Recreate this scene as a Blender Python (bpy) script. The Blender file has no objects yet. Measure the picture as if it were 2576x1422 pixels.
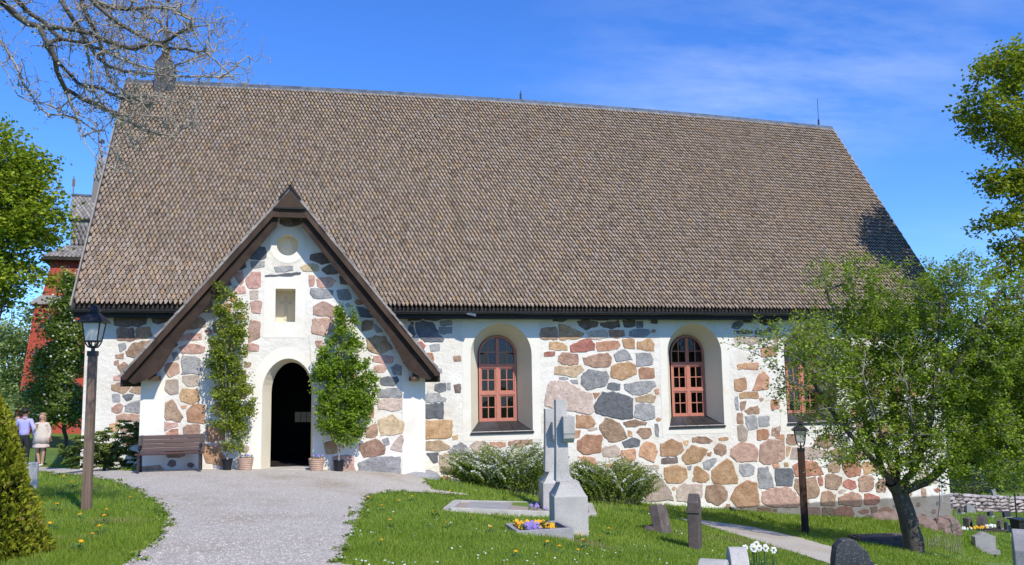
import bpy, bmesh, math, random
import numpy as np
from mathutils import Vector, Matrix
from mathutils.geometry import tessellate_polygon
random.seed(7); RNG = np.random.default_rng(11)
R_ = math.radians
scene = bpy.context.scene
COL = scene.collection

# ------------------------------------------------------------------ camera (x along the long wall, y into the church, z up)
W, H, F = 2576., 1422., 2136.68          # pixel frame used for all measurements
YAW, PIT, ROL = .2492, .1162, -.0151
CAM = np.array([0., -25., 2.25])
fw = np.array([math.sin(YAW)*math.cos(PIT), math.cos(YAW)*math.cos(PIT), math.sin(PIT)])
_r = np.array([math.cos(YAW), -math.sin(YAW), 0.]); _u = np.cross(_r, fw)
CR = _r*math.cos(ROL)+_u*math.sin(ROL); CU = -_r*math.sin(ROL)+_u*math.cos(ROL)
cd = bpy.data.cameras.new('camera'); cam = bpy.data.objects.new('camera', cd); COL.objects.link(cam)
cd.sensor_width = 36; cd.lens = F/W*36; cd.clip_end = 3000; cd.clip_start = .1
M4 = Matrix.Identity(4)
for i in range(3):
    M4[i][0] = CR[i]; M4[i][1] = CU[i]; M4[i][2] = -fw[i]; M4[i][3] = CAM[i]
cam.matrix_world = M4
scene.camera = cam
scene.render.resolution_x = 1024; scene.render.resolution_y = 565

# ------------------------------------------------------------------ sky, sun, exposure
SUN_AZ, SUN_EL = 19., 45.      # degrees right of the wall's normal (behind the camera), elevation
sd = Vector((math.sin(R_(SUN_AZ))*math.cos(R_(SUN_EL)), -math.cos(R_(SUN_AZ))*math.cos(R_(SUN_EL)), math.sin(R_(SUN_EL))))
world = bpy.data.worlds.new('World'); scene.world = world; world.use_nodes = True
nt = world.node_tree; nt.nodes.clear()
wo = nt.nodes.new('ShaderNodeOutputWorld'); bg = nt.nodes.new('ShaderNodeBackground')
sky = nt.nodes.new('ShaderNodeTexSky'); sky.sky_type = 'NISHITA'; sky.sun_disc = False
sky.sun_elevation = R_(SUN_EL); sky.sun_rotation = math.atan2(sd.x, sd.y)
sky.air_density = 1.0; sky.dust_density = 0.; sky.ozone_density = 2.0; sky.altitude = 0
bg.inputs['Strength'].default_value = .132
hs = nt.nodes.new('ShaderNodeHueSaturation'); hs.inputs['Saturation'].default_value = 1.06; hs.inputs['Value'].default_value = 1.
tint = nt.nodes.new('ShaderNodeMixRGB'); tint.blend_type = 'MULTIPLY'; tint.inputs[0].default_value = 1; tint.inputs[2].default_value = (.72, 1.04, 1.76, 1)
nt.links.new(sky.outputs[0], tint.inputs[1]); nt.links.new(tint.outputs[0], hs.inputs['Color'])
# thin cirrus veils mixed into the sky
tc = nt.nodes.new('ShaderNodeTexCoord')
sep = nt.nodes.new('ShaderNodeSeparateXYZ'); nt.links.new(tc.outputs['Generated'], sep.inputs[0])
def wmath(op, a, b=None):
    n = nt.nodes.new('ShaderNodeMath'); n.operation = op
    for i, x in enumerate((a, b)):
        if x is None: continue
        if isinstance(x, (int, float)): n.inputs[i].default_value = x
        else: nt.links.new(x, n.inputs[i])
    return n.outputs[0]
den = wmath('ADD', wmath('MAXIMUM', sep.outputs['Z'], 0.), .12)
px = wmath('DIVIDE', sep.outputs['X'], den); py = wmath('DIVIDE', sep.outputs['Y'], den)
cmb = nt.nodes.new('ShaderNodeCombineXYZ'); nt.links.new(px, cmb.inputs[0]); nt.links.new(py, cmb.inputs[1])
def wnoise(scale, detail, rough, off, sx=1., sy=1., rot=0.):
    m = nt.nodes.new('ShaderNodeMapping'); m.inputs['Scale'].default_value = (sx, sy, 1); m.inputs['Location'].default_value = off
    m.inputs['Rotation'].default_value = (0, 0, rot)
    n = nt.nodes.new('ShaderNodeTexNoise'); n.inputs['Scale'].default_value = scale; n.inputs['Detail'].default_value = detail; n.inputs['Roughness'].default_value = rough
    nt.links.new(cmb.outputs[0], m.inputs[0]); nt.links.new(m.outputs[0], n.inputs['Vector']); return n.outputs['Fac']
def wramp(x, a, b):
    n = nt.nodes.new('ShaderNodeMapRange'); n.inputs[1].default_value = a; n.inputs[2].default_value = b; nt.links.new(x, n.inputs[0]); n.clamp = True; return n.outputs[0]
CL_OFF = (3.1, .4, 0.)
patch = wramp(wnoise(.42, 2., .5, CL_OFF), .53, .78)
wisp = wramp(wnoise(1.5, 8., .62, (1.7, 4., 0.), 1., 1.9, .5), .4, .74)
# one broad veil of cirrus stands over the east end of the church, fainter shreds elsewhere
cdir = fw + CR*((1950-W/2)/F) - CU*((235-H/2)/F); cdir = cdir/np.linalg.norm(cdir); cpx, cpy = cdir[0]/(cdir[2]+.12), cdir[1]/(cdir[2]+.12)
dx_ = wmath('MULTIPLY', wmath('SUBTRACT', px, float(cpx)), 1.25); dy_ = wmath('MULTIPLY', wmath('SUBTRACT', py, float(cpy)), .95)
rr_c = wmath('SQRT', wmath('ADD', wmath('MULTIPLY', dx_, dx_), wmath('MULTIPLY', dy_, dy_)))
veil = wramp(rr_c, .95, .15)
cl = wmath('MULTIPLY', wmath('MAXIMUM', wmath('MULTIPLY', patch, .35), veil), wmath('MULTIPLY', wisp, .4))
mx = nt.nodes.new('ShaderNodeMixRGB'); nt.links.new(cl, mx.inputs[0]); nt.links.new(hs.outputs[0], mx.inputs[1]); mx.inputs[2].default_value = (6.6, 7.6, 8.8, 1)
nt.links.new(mx.outputs[0], bg.inputs['Color']); nt.links.new(bg.outputs[0], wo.inputs[0])
sl = bpy.data.lights.new('sun', 'SUN'); sl.energy = 4.9; sl.angle = R_(.53); sl.color = (1., .94, .83)
so = bpy.data.objects.new('sun', sl); COL.objects.link(so); so.rotation_euler = sd.to_track_quat('Z', 'Y').to_euler(); so.location = (20, -40, 60)
scene.view_settings.view_transform = 'Standard'; scene.view_settings.look = 'None'
scene.view_settings.exposure = 0.; scene.view_settings.gamma = 1.
scene.render.engine = 'CYCLES'
scene.cycles.max_bounces = 6; scene.cycles.transparent_max_bounces = 8

# ------------------------------------------------------------------ pixel helpers: a pixel gives a direction only
def ray(a, b): return fw + CR*((a-W/2)/F) - CU*((b-H/2)/F)
def onY(a, b, y):
    d = ray(a, b); return CAM + d*((y-CAM[1])/d[1])
def onD(a, b, z): return CAM + ray(a, b)*z
def depth(p): return float((np.asarray(p)-CAM) @ fw)
def pxm(p): return F/depth(p)            # pixels per metre at p

# ------------------------------------------------------------------ terrain height
_cp = []
def _c(p): _cp.append((p[0], p[1], p[2]))
for a, b in ((207, 1182), (1093, 1226), (1640, 1268), (1850, 1283), (2100, 1300), (2389, 1335)): _c(onY(a, b, 0))
for a, b in ((350, 1187), (730, 1182), (1030, 1196)): _c(onY(a, b, -4.2))
for a, b, d in ((217, 1285, 12.3), (1430, 1338, 14), (2026, 1340, 24.5), (2300, 1390, 20.), (2477, 1390, 28), (95, 1172, 28.4), (600, 1422, 8), (100, 1080, 45), (2150, 1510, 12.4), (2480, 1288, 55), (1250, 1290, 17.2)):
    _c(onD(a, b, d))
for p in ((0, -25, .62), (-6, -22, .7), (6, -24, .3), (-12, -10, .3), (-20, 5, -.3), (-30, 40, .4), (0, 14, -.6), (-8, -2, -.02), (24, 12, -4.2), (16, -22, -2.2), (30, -15, -4.6), (34, 4, -5.),
          (60, 30, -8.), (62, 52, -6.5), (80, 80, -1.5), (110, 120, 8.), (60, 110, 5.5), (20, 60, -2.), (-60, 60, 2.), (-60, -20, 1.), (60, -30, -6.), (0, -60, 1.5), (-20, 110, 3.), (150, 40, -2.), (48, 75, -1.)): _c(p)
_cp = np.array(_cp); _K = 4.
_n = len(_cp)
_D = np.sqrt(((_cp[:, None, :2]-_cp[None, :, :2])**2).sum(-1)+_K)
_A = np.zeros((_n+1, _n+1)); _A[:_n, :_n] = -_D+np.eye(_n)*.02; _A[:_n, _n] = 1; _A[_n, :_n] = 1
_wt = np.linalg.solve(_A, np.append(_cp[:, 2], 0))
def gz(x, y):
    x = np.asarray(x, float); y = np.asarray(y, float)
    s = np.zeros(np.broadcast(x, y).shape)+_wt[_n]
    for i in range(_n): s = s - _wt[i]*np.sqrt((x-_cp[i, 0])**2+(y-_cp[i, 1])**2+_K)
    return s
def onG(a, b, far=160.):
    d = ray(a, b); lo = 4.
    t = np.concatenate([np.arange(4, 40, .1), np.arange(40, far, .5)])
    P = CAM[None]+d[None]*t[:, None]; h = P[:, 2]-gz(P[:, 0], P[:, 1])
    k = np.argmax(h < 0)
    if h[k] >= 0: return P[-1]
    if k == 0: return P[0]
    q = h[k-1]/(h[k-1]-h[k]); p = P[k-1]*(1-q)+P[k]*q
    p[2] = float(gz(p[0], p[1])); return p

# ------------------------------------------------------------------ mesh helpers
class MB:
    def __init__(s): s.v = []; s.f = []
    def add(s, vs, fs):
        o = len(s.v); s.v += [tuple(map(float, p)) for p in vs]; s.f += [tuple(i+o for i in f) for f in fs]; return s
    def box(s, c, d, rz=0., rx=0., ry=0.):
        m = Matrix.Rotation(rz, 3, 'Z') @ Matrix.Rotation(ry, 3, 'Y') @ Matrix.Rotation(rx, 3, 'X')
        vs = []
        for i in (-.5, .5):
            for j in (-.5, .5):
                for k in (-.5, .5):
                    q = m @ Vector((i*d[0], j*d[1], k*d[2])); vs.append((q.x+c[0], q.y+c[1], q.z+c[2]))
        return s.add(vs, [(0, 1, 3, 2), (4, 6, 7, 5), (0, 4, 5, 1), (2, 3, 7, 6), (0, 2, 6, 4), (1, 5, 7, 3)])
    def beam(s, a, b, w, h, up=(0, 0, 1)):
        a = Vector(a); b = Vector(b); t = (b-a).normalized(); x = t.cross(Vector(up)).normalized(); y = x.cross(t)
        vs = []
        for p in (a, b):
            for i, j in ((-1, -1), (1, -1), (1, 1), (-1, 1)): vs.append(p+x*(i*w/2)+y*(j*h/2))
        return s.add(vs, [(3, 2, 1, 0), (4, 5, 6, 7), (0, 1, 5, 4), (1, 2, 6, 5), (2, 3, 7, 6), (3, 0, 4, 7)])
    def tube(s, pts, rad, n=6, cap=True):
        pts = [Vector(p) for p in pts]
        if isinstance(rad, (int, float)): rad = [rad]*len(pts)
        vs = []; fs = []
        ref = Vector((.31, .17, .93))
        for i, p in enumerate(pts):
            t = (pts[min(i+1, len(pts)-1)]-pts[max(i-1, 0)])
            t = t.normalized() if t.length > 1e-9 else Vector((0, 0, 1))
            x = t.cross(ref)
            if x.length < .05: x = t.cross(Vector((1, 0, 0)))
            x.normalize(); y = t.cross(x)
            for k in range(n):
                a = 2*math.pi*k/n; vs.append(p+(x*math.cos(a)+y*math.sin(a))*rad[i])
        for i in range(len(pts)-1):
            for k in range(n): fs.append((i*n+k, i*n+(k+1) % n, (i+1)*n+(k+1) % n, (i+1)*n+k))
        if cap:
            fs.append(tuple(range(n-1, -1, -1))); fs.append(tuple((len(pts)-1)*n+k for k in range(n)))
        return s.add(vs, fs)
    def lathe(s, prof, c=(0, 0, 0), n=20, sq=None):
        vs = []; fs = []
        for r, z in prof:
            for k in range(n):
                a = 2*math.pi*(k+.5)/n; vs.append((c[0]+r*math.cos(a), c[1]+r*math.sin(a), c[2]+z))
        for i in range(len(prof)-1):
            for k in range(n): fs.append((i*n+k, i*n+(k+1) % n, (i+1)*n+(k+1) % n, (i+1)*n+k))
        fs.append(tuple(range(n-1, -1, -1))); fs.append(tuple((len(prof)-1)*n+k for k in range(n)))
        return s.add(vs, fs)
    def rings(s, rings, caps=True):
        n = len(rings[0]); vs = [p for r in rings for p in r]; fs = []
        for i in range(len(rings)-1):
            for k in range(n): fs.append((i*n+k, i*n+(k+1) % n, (i+1)*n+(k+1) % n, (i+1)*n+k))
        if caps:
            fs.append(tuple(range(n-1, -1, -1))); fs.append(tuple((len(rings)-1)*n+k for k in range(n)))
        return s.add(vs, fs)
    def ell(s, c, r, nu=10, nv=7):
        prof = []
        vs = []; fs = []
        for j in range(nv+1):
            t = math.pi*j/nv
            for k in range(nu):
                a = 2*math.pi*k/nu; vs.append((c[0]+r[0]*math.sin(t)*math.cos(a), c[1]+r[1]*math.sin(t)*math.sin(a), c[2]-r[2]*math.cos(t)))
        for j in range(nv):
            for k in range(nu): fs.append((j*nu+k, j*nu+(k+1) % nu, (j+1)*nu+(k+1) % nu, (j+1)*nu+k))
        return s.add(vs, fs)
    def holed(s, outer, holes, y, flip=False):
        "flat face in the plane y, outline and holes as (x, z)"
        loops = [[Vector((x, 0, z)) for x, z in L] for L in [outer]+holes]
        pts = [p for L in loops for p in L]
        tr = tessellate_polygon(loops)
        fs = []
        for t in tr:
            a, b, c = (pts[i] for i in t)
            up = (b-a).cross(c-a).y
            t = tuple(t)
            if (up > 0) != flip: t = t[::-1]
            fs.append(t)
        return s.add([(p.x, y, p.z) for p in pts], fs)
    def prism(s, poly, y0, y1):
        "outline (x, z) extruded along y"
        n = len(poly)
        vs = [(x, y0, z) for x, z in poly]+[(x, y1, z) for x, z in poly]
        fs = [tuple(range(n)), tuple(range(2*n-1, n-1, -1))]+[(i, i+n, (i+1) % n+n, (i+1) % n) for i in range(n)]
        return s.add(vs, fs)
    def build(s, name, mat, parent=None, org=None, smooth=False, bevel=0., recalc=False):
        me = bpy.data.meshes.new(name)
        o3 = (0, 0, 0) if org is None else org
        me.from_pydata([(p[0]-o3[0], p[1]-o3[1], p[2]-o3[2]) for p in s.v], [], s.f)
        me.update()
        if recalc:
            bm = bmesh.new(); bm.from_mesh(me); bmesh.ops.recalc_face_normals(bm, faces=bm.faces); bm.to_mesh(me); bm.free()
        if smooth: me.shade_smooth()
        o = bpy.data.objects.new(name, me); COL.objects.link(o); me.materials.append(mat)
        if bevel:
            m = o.modifiers.new('bevel', 'BEVEL'); m.width = bevel; m.segments = 2; m.limit_method = 'ANGLE'
        if parent is not None: o.parent = parent
        return o
def npmesh(name, V, Fq, mat, parent=None, attr=None):
    "V (n,3) array, Fq (m,k) int array"
    me = bpy.data.meshes.new(name); V = np.ascontiguousarray(V, np.float32); Fq = np.ascontiguousarray(Fq, np.int32)
    m, k = Fq.shape
    me.vertices.add(len(V)); me.vertices.foreach_set('co', V.ravel())
    me.loops.add(m*k); me.loops.foreach_set('vertex_index', Fq.ravel())
    me.polygons.add(m); me.polygons.foreach_set('loop_start', np.arange(0, m*k, k, dtype=np.int32))
    me.update(calc_edges=True)
    o = bpy.data.objects.new(name, me); COL.objects.link(o); me.materials.append(mat)
    if parent is not None: o.parent = parent
    return o
def tag(o, label=None, cat=None, group=None, kind=None):
    if label: o['label'] = label
    if cat: o['category'] = cat
    if group: o['group'] = group
    if kind: o['kind'] = kind
    return o
def thing(name, loc, label, cat, group=None, rz=0.):
    o = bpy.data.objects.new(name, None); COL.objects.link(o); o.empty_display_size = .2
    o.location = tuple(map(float, loc)); o.rotation_euler = (0, 0, rz); return tag(o, label, cat, group)
def copy_tree(o, parent=None):
    c = o.copy(); COL.objects.link(c)
    if parent is not None: c.parent = parent
    for ch in list(o.children): copy_tree(ch, c)
    return c

# ------------------------------------------------------------------ materials
def mat(name, c1, c2=None, scale=6., rough=.8, bump=0., bscale=None, detail=6., metallic=0., c3=None, c3at=.62, c3w=.08, c3scale=None, rnd=0., island=False, stretch=None, spec=.3, trans=0., damp=None, tcol=None, fleck=None, hue=0.):
    m = bpy.data.materials.new(name); m.use_nodes = True; t = m.node_tree; N = t.nodes; L = t.links
    b = N['Principled BSDF']; b.inputs['Roughness'].default_value = rough; b.inputs['Metallic'].default_value = metallic
    b.inputs['Specular IOR Level'].default_value = spec
    tcn = N.new('ShaderNodeTexCoord'); vec = tcn.outputs['Object']
    geo = None
    if rnd or island or hue:
        oi = N.new('ShaderNodeObjectInfo'); rv = oi.outputs['Random']
        if island:
            geo = N.new('ShaderNodeNewGeometry')
            ad = N.new('ShaderNodeMath'); ad.operation = 'ADD'; L.new(rv, ad.inputs[0]); L.new(geo.outputs['Random Per Island'], ad.inputs[1])
            fr = N.new('ShaderNodeMath'); fr.operation = 'FRACT'; L.new(ad.outputs[0], fr.inputs[0]); rv = fr.outputs[0]
        # shift the noise per object so that no two share a pattern
        mu = N.new('ShaderNodeVectorMath'); mu.operation = 'SCALE'; cv = N.new('ShaderNodeCombineXYZ')
        for i in range(3): L.new(oi.outputs['Random'], cv.inputs[i])
        L.new(cv.outputs[0], mu.inputs[0]); mu.inputs['Scale'].default_value = 37.
        av = N.new('ShaderNodeVectorMath'); L.new(vec, av.inputs[0]); L.new(mu.outputs[0], av.inputs[1]); vec = av.outputs[0]
    if stretch:
        mp = N.new('ShaderNodeMapping'); mp.inputs['Scale'].default_value = stretch; L.new(vec, mp.inputs[0]); vec = mp.outputs[0]
    col = None
    def noise(sc, de=detail, ro=.6):
        n = N.new('ShaderNodeTexNoise'); n.inputs['Scale'].default_value = sc; n.inputs['Detail'].default_value = de; n.inputs['Roughness'].default_value = ro
        L.new(vec, n.inputs['Vector']); return n.outputs['Fac']
    if c2 is None: c2 = c1
    rp = N.new('ShaderNodeValToRGB'); rp.color_ramp.elements[0].color = (*c1, 1); rp.color_ramp.elements[1].color = (*c2, 1)
    rp.color_ramp.elements[0].position = .32; rp.color_ramp.elements[1].position = .68
    nf = noise(scale); L.new(nf, rp.inputs[0]); col = rp.outputs[0]
    if c3:
        r3 = N.new('ShaderNodeMapRange'); r3.inputs[1].default_value = c3at; r3.inputs[2].default_value = c3at+c3w; L.new(noise(c3scale or scale*2.3), r3.inputs[0])
        x3 = N.new('ShaderNodeMixRGB'); L.new(r3.outputs[0], x3.inputs[0]); L.new(col, x3.inputs[1]); x3.inputs[2].default_value = (*c3, 1); col = x3.outputs[0]
    if rnd or hue:
        h = N.new('ShaderNodeHueSaturation'); mr = N.new('ShaderNodeMapRange'); mr.inputs[3].default_value = 1-rnd; mr.inputs[4].default_value = 1+rnd
        L.new(rv, mr.inputs[0]); L.new(mr.outputs[0], h.inputs['Value']); L.new(col, h.inputs['Color'])
        if hue:
            wn = N.new('ShaderNodeTexWhiteNoise'); wn.noise_dimensions = '1D'; L.new(rv, wn.inputs['W'])
            mh = N.new('ShaderNodeMapRange'); mh.inputs[3].default_value = .5-hue; mh.inputs[4].default_value = .5+hue; L.new(wn.outputs['Value'], mh.inputs[0]); L.new(mh.outputs[0], h.inputs['Hue'])
        col = h.outputs[0]
    if fleck:  # a share of the pieces has another colour
        wf = N.new('ShaderNodeTexWhiteNoise'); wf.noise_dimensions = '1D'; mf = N.new('ShaderNodeMath'); mf.operation = 'MULTIPLY'; mf.inputs[1].default_value = 7.31; L.new(rv, mf.inputs[0]); L.new(mf.outputs[0], wf.inputs['W'])
        for fc_, lo, hi in fleck:
            g1_ = N.new('ShaderNodeMath'); g1_.operation = 'GREATER_THAN'; g1_.inputs[1].default_value = lo; L.new(wf.outputs['Value'], g1_.inputs[0]); g2_ = N.new('ShaderNodeMath'); g2_.operation = 'LESS_THAN'; g2_.inputs[1].default_value = hi; L.new(wf.outputs['Value'], g2_.inputs[0])
            g3_ = N.new('ShaderNodeMath'); g3_.operation = 'MULTIPLY'; L.new(g1_.outputs[0], g3_.inputs[0]); L.new(g2_.outputs[0], g3_.inputs[1]); g4_ = N.new('ShaderNodeMath'); g4_.operation = 'MULTIPLY'; g4_.inputs[1].default_value = .38; L.new(g3_.outputs[0], g4_.inputs[0])
            xf = N.new('ShaderNodeMixRGB'); L.new(g4_.outputs[0], xf.inputs[0]); L.new(col, xf.inputs[1]); xf.inputs[2].default_value = (*fc_, 1); col = xf.outputs[0]
    if damp:   # soil splash stain with its own wavering upper edge, below world height damp[0]
        g2 = N.new('ShaderNodeNewGeometry'); s2 = N.new('ShaderNodeSeparateXYZ'); L.new(g2.outputs['Position'], s2.inputs[0])
        n2 = N.new('ShaderNodeTexNoise'); n2.inputs['Scale'].default_value = 2.2; n2.inputs['Detail'].default_value = 5; L.new(g2.outputs['Position'], n2.inputs['Vector'])
        m2 = N.new('ShaderNodeMath'); m2.operation = 'MULTIPLY_ADD'; L.new(n2.outputs['Fac'], m2.inputs[0]); m2.inputs[1].default_value = .12; L.new(s2.outputs['Z'], m2.inputs[2])
        r2 = N.new('ShaderNodeMapRange'); r2.inputs[1].default_value = damp[0]+.06; r2.inputs[2].default_value = damp[0]+.12; r2.inputs[3].default_value = damp[1]; r2.inputs[4].default_value = 0; L.new(m2.outputs[0], r2.inputs[0])
        x2 = N.new('ShaderNodeMixRGB'); L.new(r2.outputs[0], x2.inputs[0]); L.new(col, x2.inputs[1]); x2.inputs[2].default_value = (.06, .05, .042, 1); col = x2.outputs[0]
    L.new(col, b.inputs['Base Color'])
    if bump:
        bp = N.new('ShaderNodeBump'); bp.inputs['Strength'].default_value = 1.; bp.inputs['Distance'].default_value = bump
        L.new(noise(bscale or scale*3), bp.inputs['Height']); L.new(bp.outputs[0], b.inputs['Normal'])
    if trans:
        tr = N.new('ShaderNodeBsdfTranslucent'); ms = N.new('ShaderNodeMixShader'); ms.inputs[0].default_value = trans
        if tcol: tr.inputs['Color'].default_value = (*tcol, 1)
        else: L.new(col, tr.inputs['Color'])
        L.new(b.outputs[0], ms.inputs[1]); L.new(tr.outputs[0], ms.inputs[2]); L.new(ms.outputs[0], N['Material Output'].inputs['Surface'])
    return m
def glass(name, tint=(.5, .55, .55), refl=1.):
    m = bpy.data.materials.new(name); m.use_nodes = True; t = m.node_tree; N = t.nodes; L = t.links
    N.remove(N['Principled BSDF'])
    tr = N.new('ShaderNodeBsdfTransparent'); tr.inputs[0].default_value = (*tint, 1)
    g = N.new('ShaderNodeBsdfGlossy'); g.inputs['Roughness'].default_value = .03; g.inputs[0].default_value = (.9, .95, 1, 1)
    nz = N.new('ShaderNodeTexNoise'); nz.inputs['Scale'].default_value = 2.5; tcn = N.new('ShaderNodeTexCoord'); L.new(tcn.outputs['Object'], nz.inputs['Vector'])
    bp = N.new('ShaderNodeBump'); bp.inputs['Distance'].default_value = .004; L.new(nz.outputs['Fac'], bp.inputs['Height']); L.new(bp.outputs[0], g.inputs['Normal'])
    fr = N.new('ShaderNodeFresnel'); fr.inputs[0].default_value = 1.5
    ms = N.new('ShaderNodeMixShader'); L.new(fr.outputs[0], ms.inputs[0]); L.new(tr.outputs[0], ms.inputs[1]); L.new(g.outputs[0], ms.inputs[2])
    L.new(ms.outputs[0], N['Material Output'].inputs['Surface']); return m
DAMP = (-1.82, .75)
MT = {}
MT['plaster'] = mat('lime_plaster', (.70, .65, .55), (.81, .77, .69), 1.3, .9, .032, 7., c3=(.52, .43, .32), c3at=.54, c3w=.25, c3scale=.9, damp=DAMP)
MT['plaster_smooth'] = mat('smooth_plaster', (.76, .705, .585), (.81, .77, .67), .9, .9, .006, 9., c3=(.64, .56, .42), c3at=.57, c3w=.25, c3scale=1.1)
MT['reveal'] = mat('reveal_plaster', (.72, .63, .46), (.77, .70, .54), .9, .9, .003, 14.)
def stone(n, a, b, c):
    a = tuple(x*.92 for x in a); b = tuple(min(.7, x*1.24) for x in b); c = tuple(x*.9 for x in c); MT[n] = mat('field_stone_'+n, a, b, 5., .85, .03, 11., 9., c3=c, c3at=.52, c3w=.16, c3scale=22., rnd=.2, hue=.014, damp=DAMP)
stone('G', (.24, .235, .23), (.33, .32, .31), (.19, .19, .19))
stone('D', (.10, .105, .115), (.16, .165, .175), (.2, .2, .2))
stone('K', (.13, .10, .085), (.2, .155, .13), (.1, .08, .07))  # dark brown stone; shadow on stones under the eave is put into this colour
stone('B', (.27, .165, .105), (.39, .265, .18), (.2, .14, .1))
stone('O', (.40, .215, .115), (.49, .305, .18), (.33, .2, .13))
stone('P', (.42, .24, .18), (.5, .33, .265), (.35, .22, .19))
stone('R', (.33, .135, .085), (.42, .21, .14), (.26, .11, .08))
stone('T', (.41, .32, .25), (.47, .385, .31), (.34, .27, .22))
stone('Y', (.42, .31, .17), (.5, .4, .26), (.36, .25, .13))
MT['shingle'] = mat('weathered_shingle', (.215, .155, .105), (.345, .272, .205), 9., .85, .004, 30., island=True, rnd=.2, hue=.01, fleck=[((.36, .23, .10), .9, 1.), ((.09, .066, .05), .0, .1), ((.31, .28, .25), .2, .3)], stretch=(4, 1, 1), c3=(.34, .22, .10), c3at=.6, c3w=.12, c3scale=2.2)
MT['shingle_edge_shade'] = mat('shaded_shingle_edge', (.028, .019, .013), (.055, .038, .026), 9., .9)  # shade between the shingles, painted dark onto their side and butt faces
MT['shingle_old'] = mat('grey_shingle', (.20, .175, .155), (.33, .30, .27), 14., .85, .004, 30., island=True, rnd=.3, stretch=(4, 1, 1))
MT['roof_under'] = mat('roof_boarding', (.03, .024, .02), (.05, .04, .03), 5., .9)
MT['black'] = mat('tarred_wood', (.012, .011, .01), (.02, .018, .016), 8., .6)
MT['gutter'] = mat('black_gutter', (.02, .02, .022), (.03, .03, .033), 8., .45, spec=.5)
MT['lead'] = mat('ridge_metal', (.07, .085, .1), (.17, .2, .23), 5., .45, .004, 9., metallic=.5, c3=(.13, .14, .16), c3at=.6, c3scale=3., stretch=(1, 1, 1))
MT['barge'] = mat('brown_timber', (.034, .02, .012), (.085, .05, .03), 3., .75, .004, 20., stretch=(1, 1, .25), c3=(.2, .12, .07), c3at=.64, c3w=.1, c3scale=9.)
MT['soffit'] = mat('dark_brown_board', (.022, .0125, .0075), (.05, .029, .018), 4., .75, .004, 20., c3=(.15, .085, .05), c3at=.66, c3w=.06, c3scale=14.)
MT['frame'] = mat('salmon_window_paint', (.45, .17, .115), (.51, .21, .15), 8., .6, .001, 30.)
MT['sill'] = mat('black_sill_metal', (.022, .021, .022), (.045, .042, .042), 6., .5, .003, 12.)
MT['glass'] = glass('window_glass', (.42, .46, .45))
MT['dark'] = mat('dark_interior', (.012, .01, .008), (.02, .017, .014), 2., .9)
MT['granite'] = mat('light_granite', (.40, .375, .33), (.52, .49, .435), 3., .8, .003, 60., c3=(.24, .23, .22), c3at=.6, c3w=.03, c3scale=55., rnd=.05)
MT['granite_mid'] = mat('grey_granite', (.25, .24, .235), (.35, .335, .32), 3., .75, .003, 60., c3=(.15, .145, .14), c3at=.6, c3w=.03, c3scale=60., rnd=.1)
MT['granite_dark'] = mat('dark_granite', (.028, .03, .033), (.06, .062, .066), 3., .5, .004, 40., c3=(.33, .33, .34), c3at=.6, c3w=.04, c3scale=75., rnd=.15)
MT['slate'] = mat('weathered_dark_stone', (.07, .057, .05), (.14, .11, .095), 4., .85, .005, 20., c3=(.3, .27, .22), c3at=.64, c3w=.1, c3scale=9., rnd=.15)
MT['post'] = mat('weathered_grey_wood', (.13, .082, .055), (.235, .165, .12), 5., .85, .004, 25., stretch=(5, 5, .25), c3=(.09, .06, .045), c3at=.63, c3w=.06, c3scale=8.)
MT['post_dark'] = mat('tarred_post_wood', (.045, .022, .015), (.085, .045, .03), 5., .75, .004, 25., stretch=(5, 5, .25))
MT['lamp_metal'] = mat('lamp_iron', (.03, .028, .028), (.055, .052, .05), 9., .4, .001, 30., metallic=.4, c3=(.3, .28, .27), c3at=.7, c3w=.05, c3scale=16.)
MT['lamp_glass'] = mat('milky_lamp_glass', (.78, .78, .72), (.84, .84, .78), 4., .15, trans=.35, spec=.5)
lg_n = MT['lamp_glass'].node_tree; lg_o = lg_n.nodes['Material Output']; lg_s = lg_o.inputs['Surface'].links[0].from_socket; lg_m = lg_n.nodes.new('ShaderNodeMixShader'); lg_m.inputs[0].default_value = .22; lg_t = lg_n.nodes.new('ShaderNodeBsdfTransparent'); lg_n.links.new(lg_s, lg_m.inputs[1]); lg_n.links.new(lg_t.outputs[0], lg_m.inputs[2]); lg_n.links.new(lg_m.outputs[0], lg_o.inputs['Surface'])
MT['bench_wood'] = mat('brown_bench_paint', (.045, .02, .016), (.08, .038, .032), 4., .45, .002, 30., stretch=(.3, 4, 4), spec=.4)
MT['iron'] = mat('black_cast_iron', (.015, .014, .014), (.03, .028, .028), 8., .5, spec=.4)
MT['clay'] = mat('buff_terracotta', (.42, .27, .18), (.52, .37, .27), 9., .85, .002, 30.)
MT['plastic'] = mat('black_pot_plastic', (.012, .012, .014), (.02, .02, .022), 8., .5)
MT['soil'] = mat('dark_soil', (.04, .028, .02), (.085, .06, .045), 20., .95, .02, 40.)
MT['zinc'] = mat('zinc_rod', (.5, .52, .54), (.6, .62, .64), 8., .4, metallic=.6)
MT['red'] = mat('falu_red_boards', (.34, .06, .036), (.44, .085, .05), 3., .9, .004, 14., stretch=(6, 6, .3))
MT['red_dark'] = mat('dark_tower_timber', (.05, .03, .022), (.09, .055, .04), 5., .85)
MT['rock'] = mat('pinkish_boulder', (.17, .115, .095), (.28, .2, .165), 3., .9, .03, 6., c3=(.2, .15, .13), c3at=.6, c3w=.1, c3scale=7.)
MT['wallrock'] = mat('dry_wall_stone', (.32, .27, .25), (.46, .40, .37), 3., .9, .02, 8., c3=(.16, .14, .13), c3at=.66, c3w=.1, c3scale=3., rnd=.2, island=True)
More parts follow.
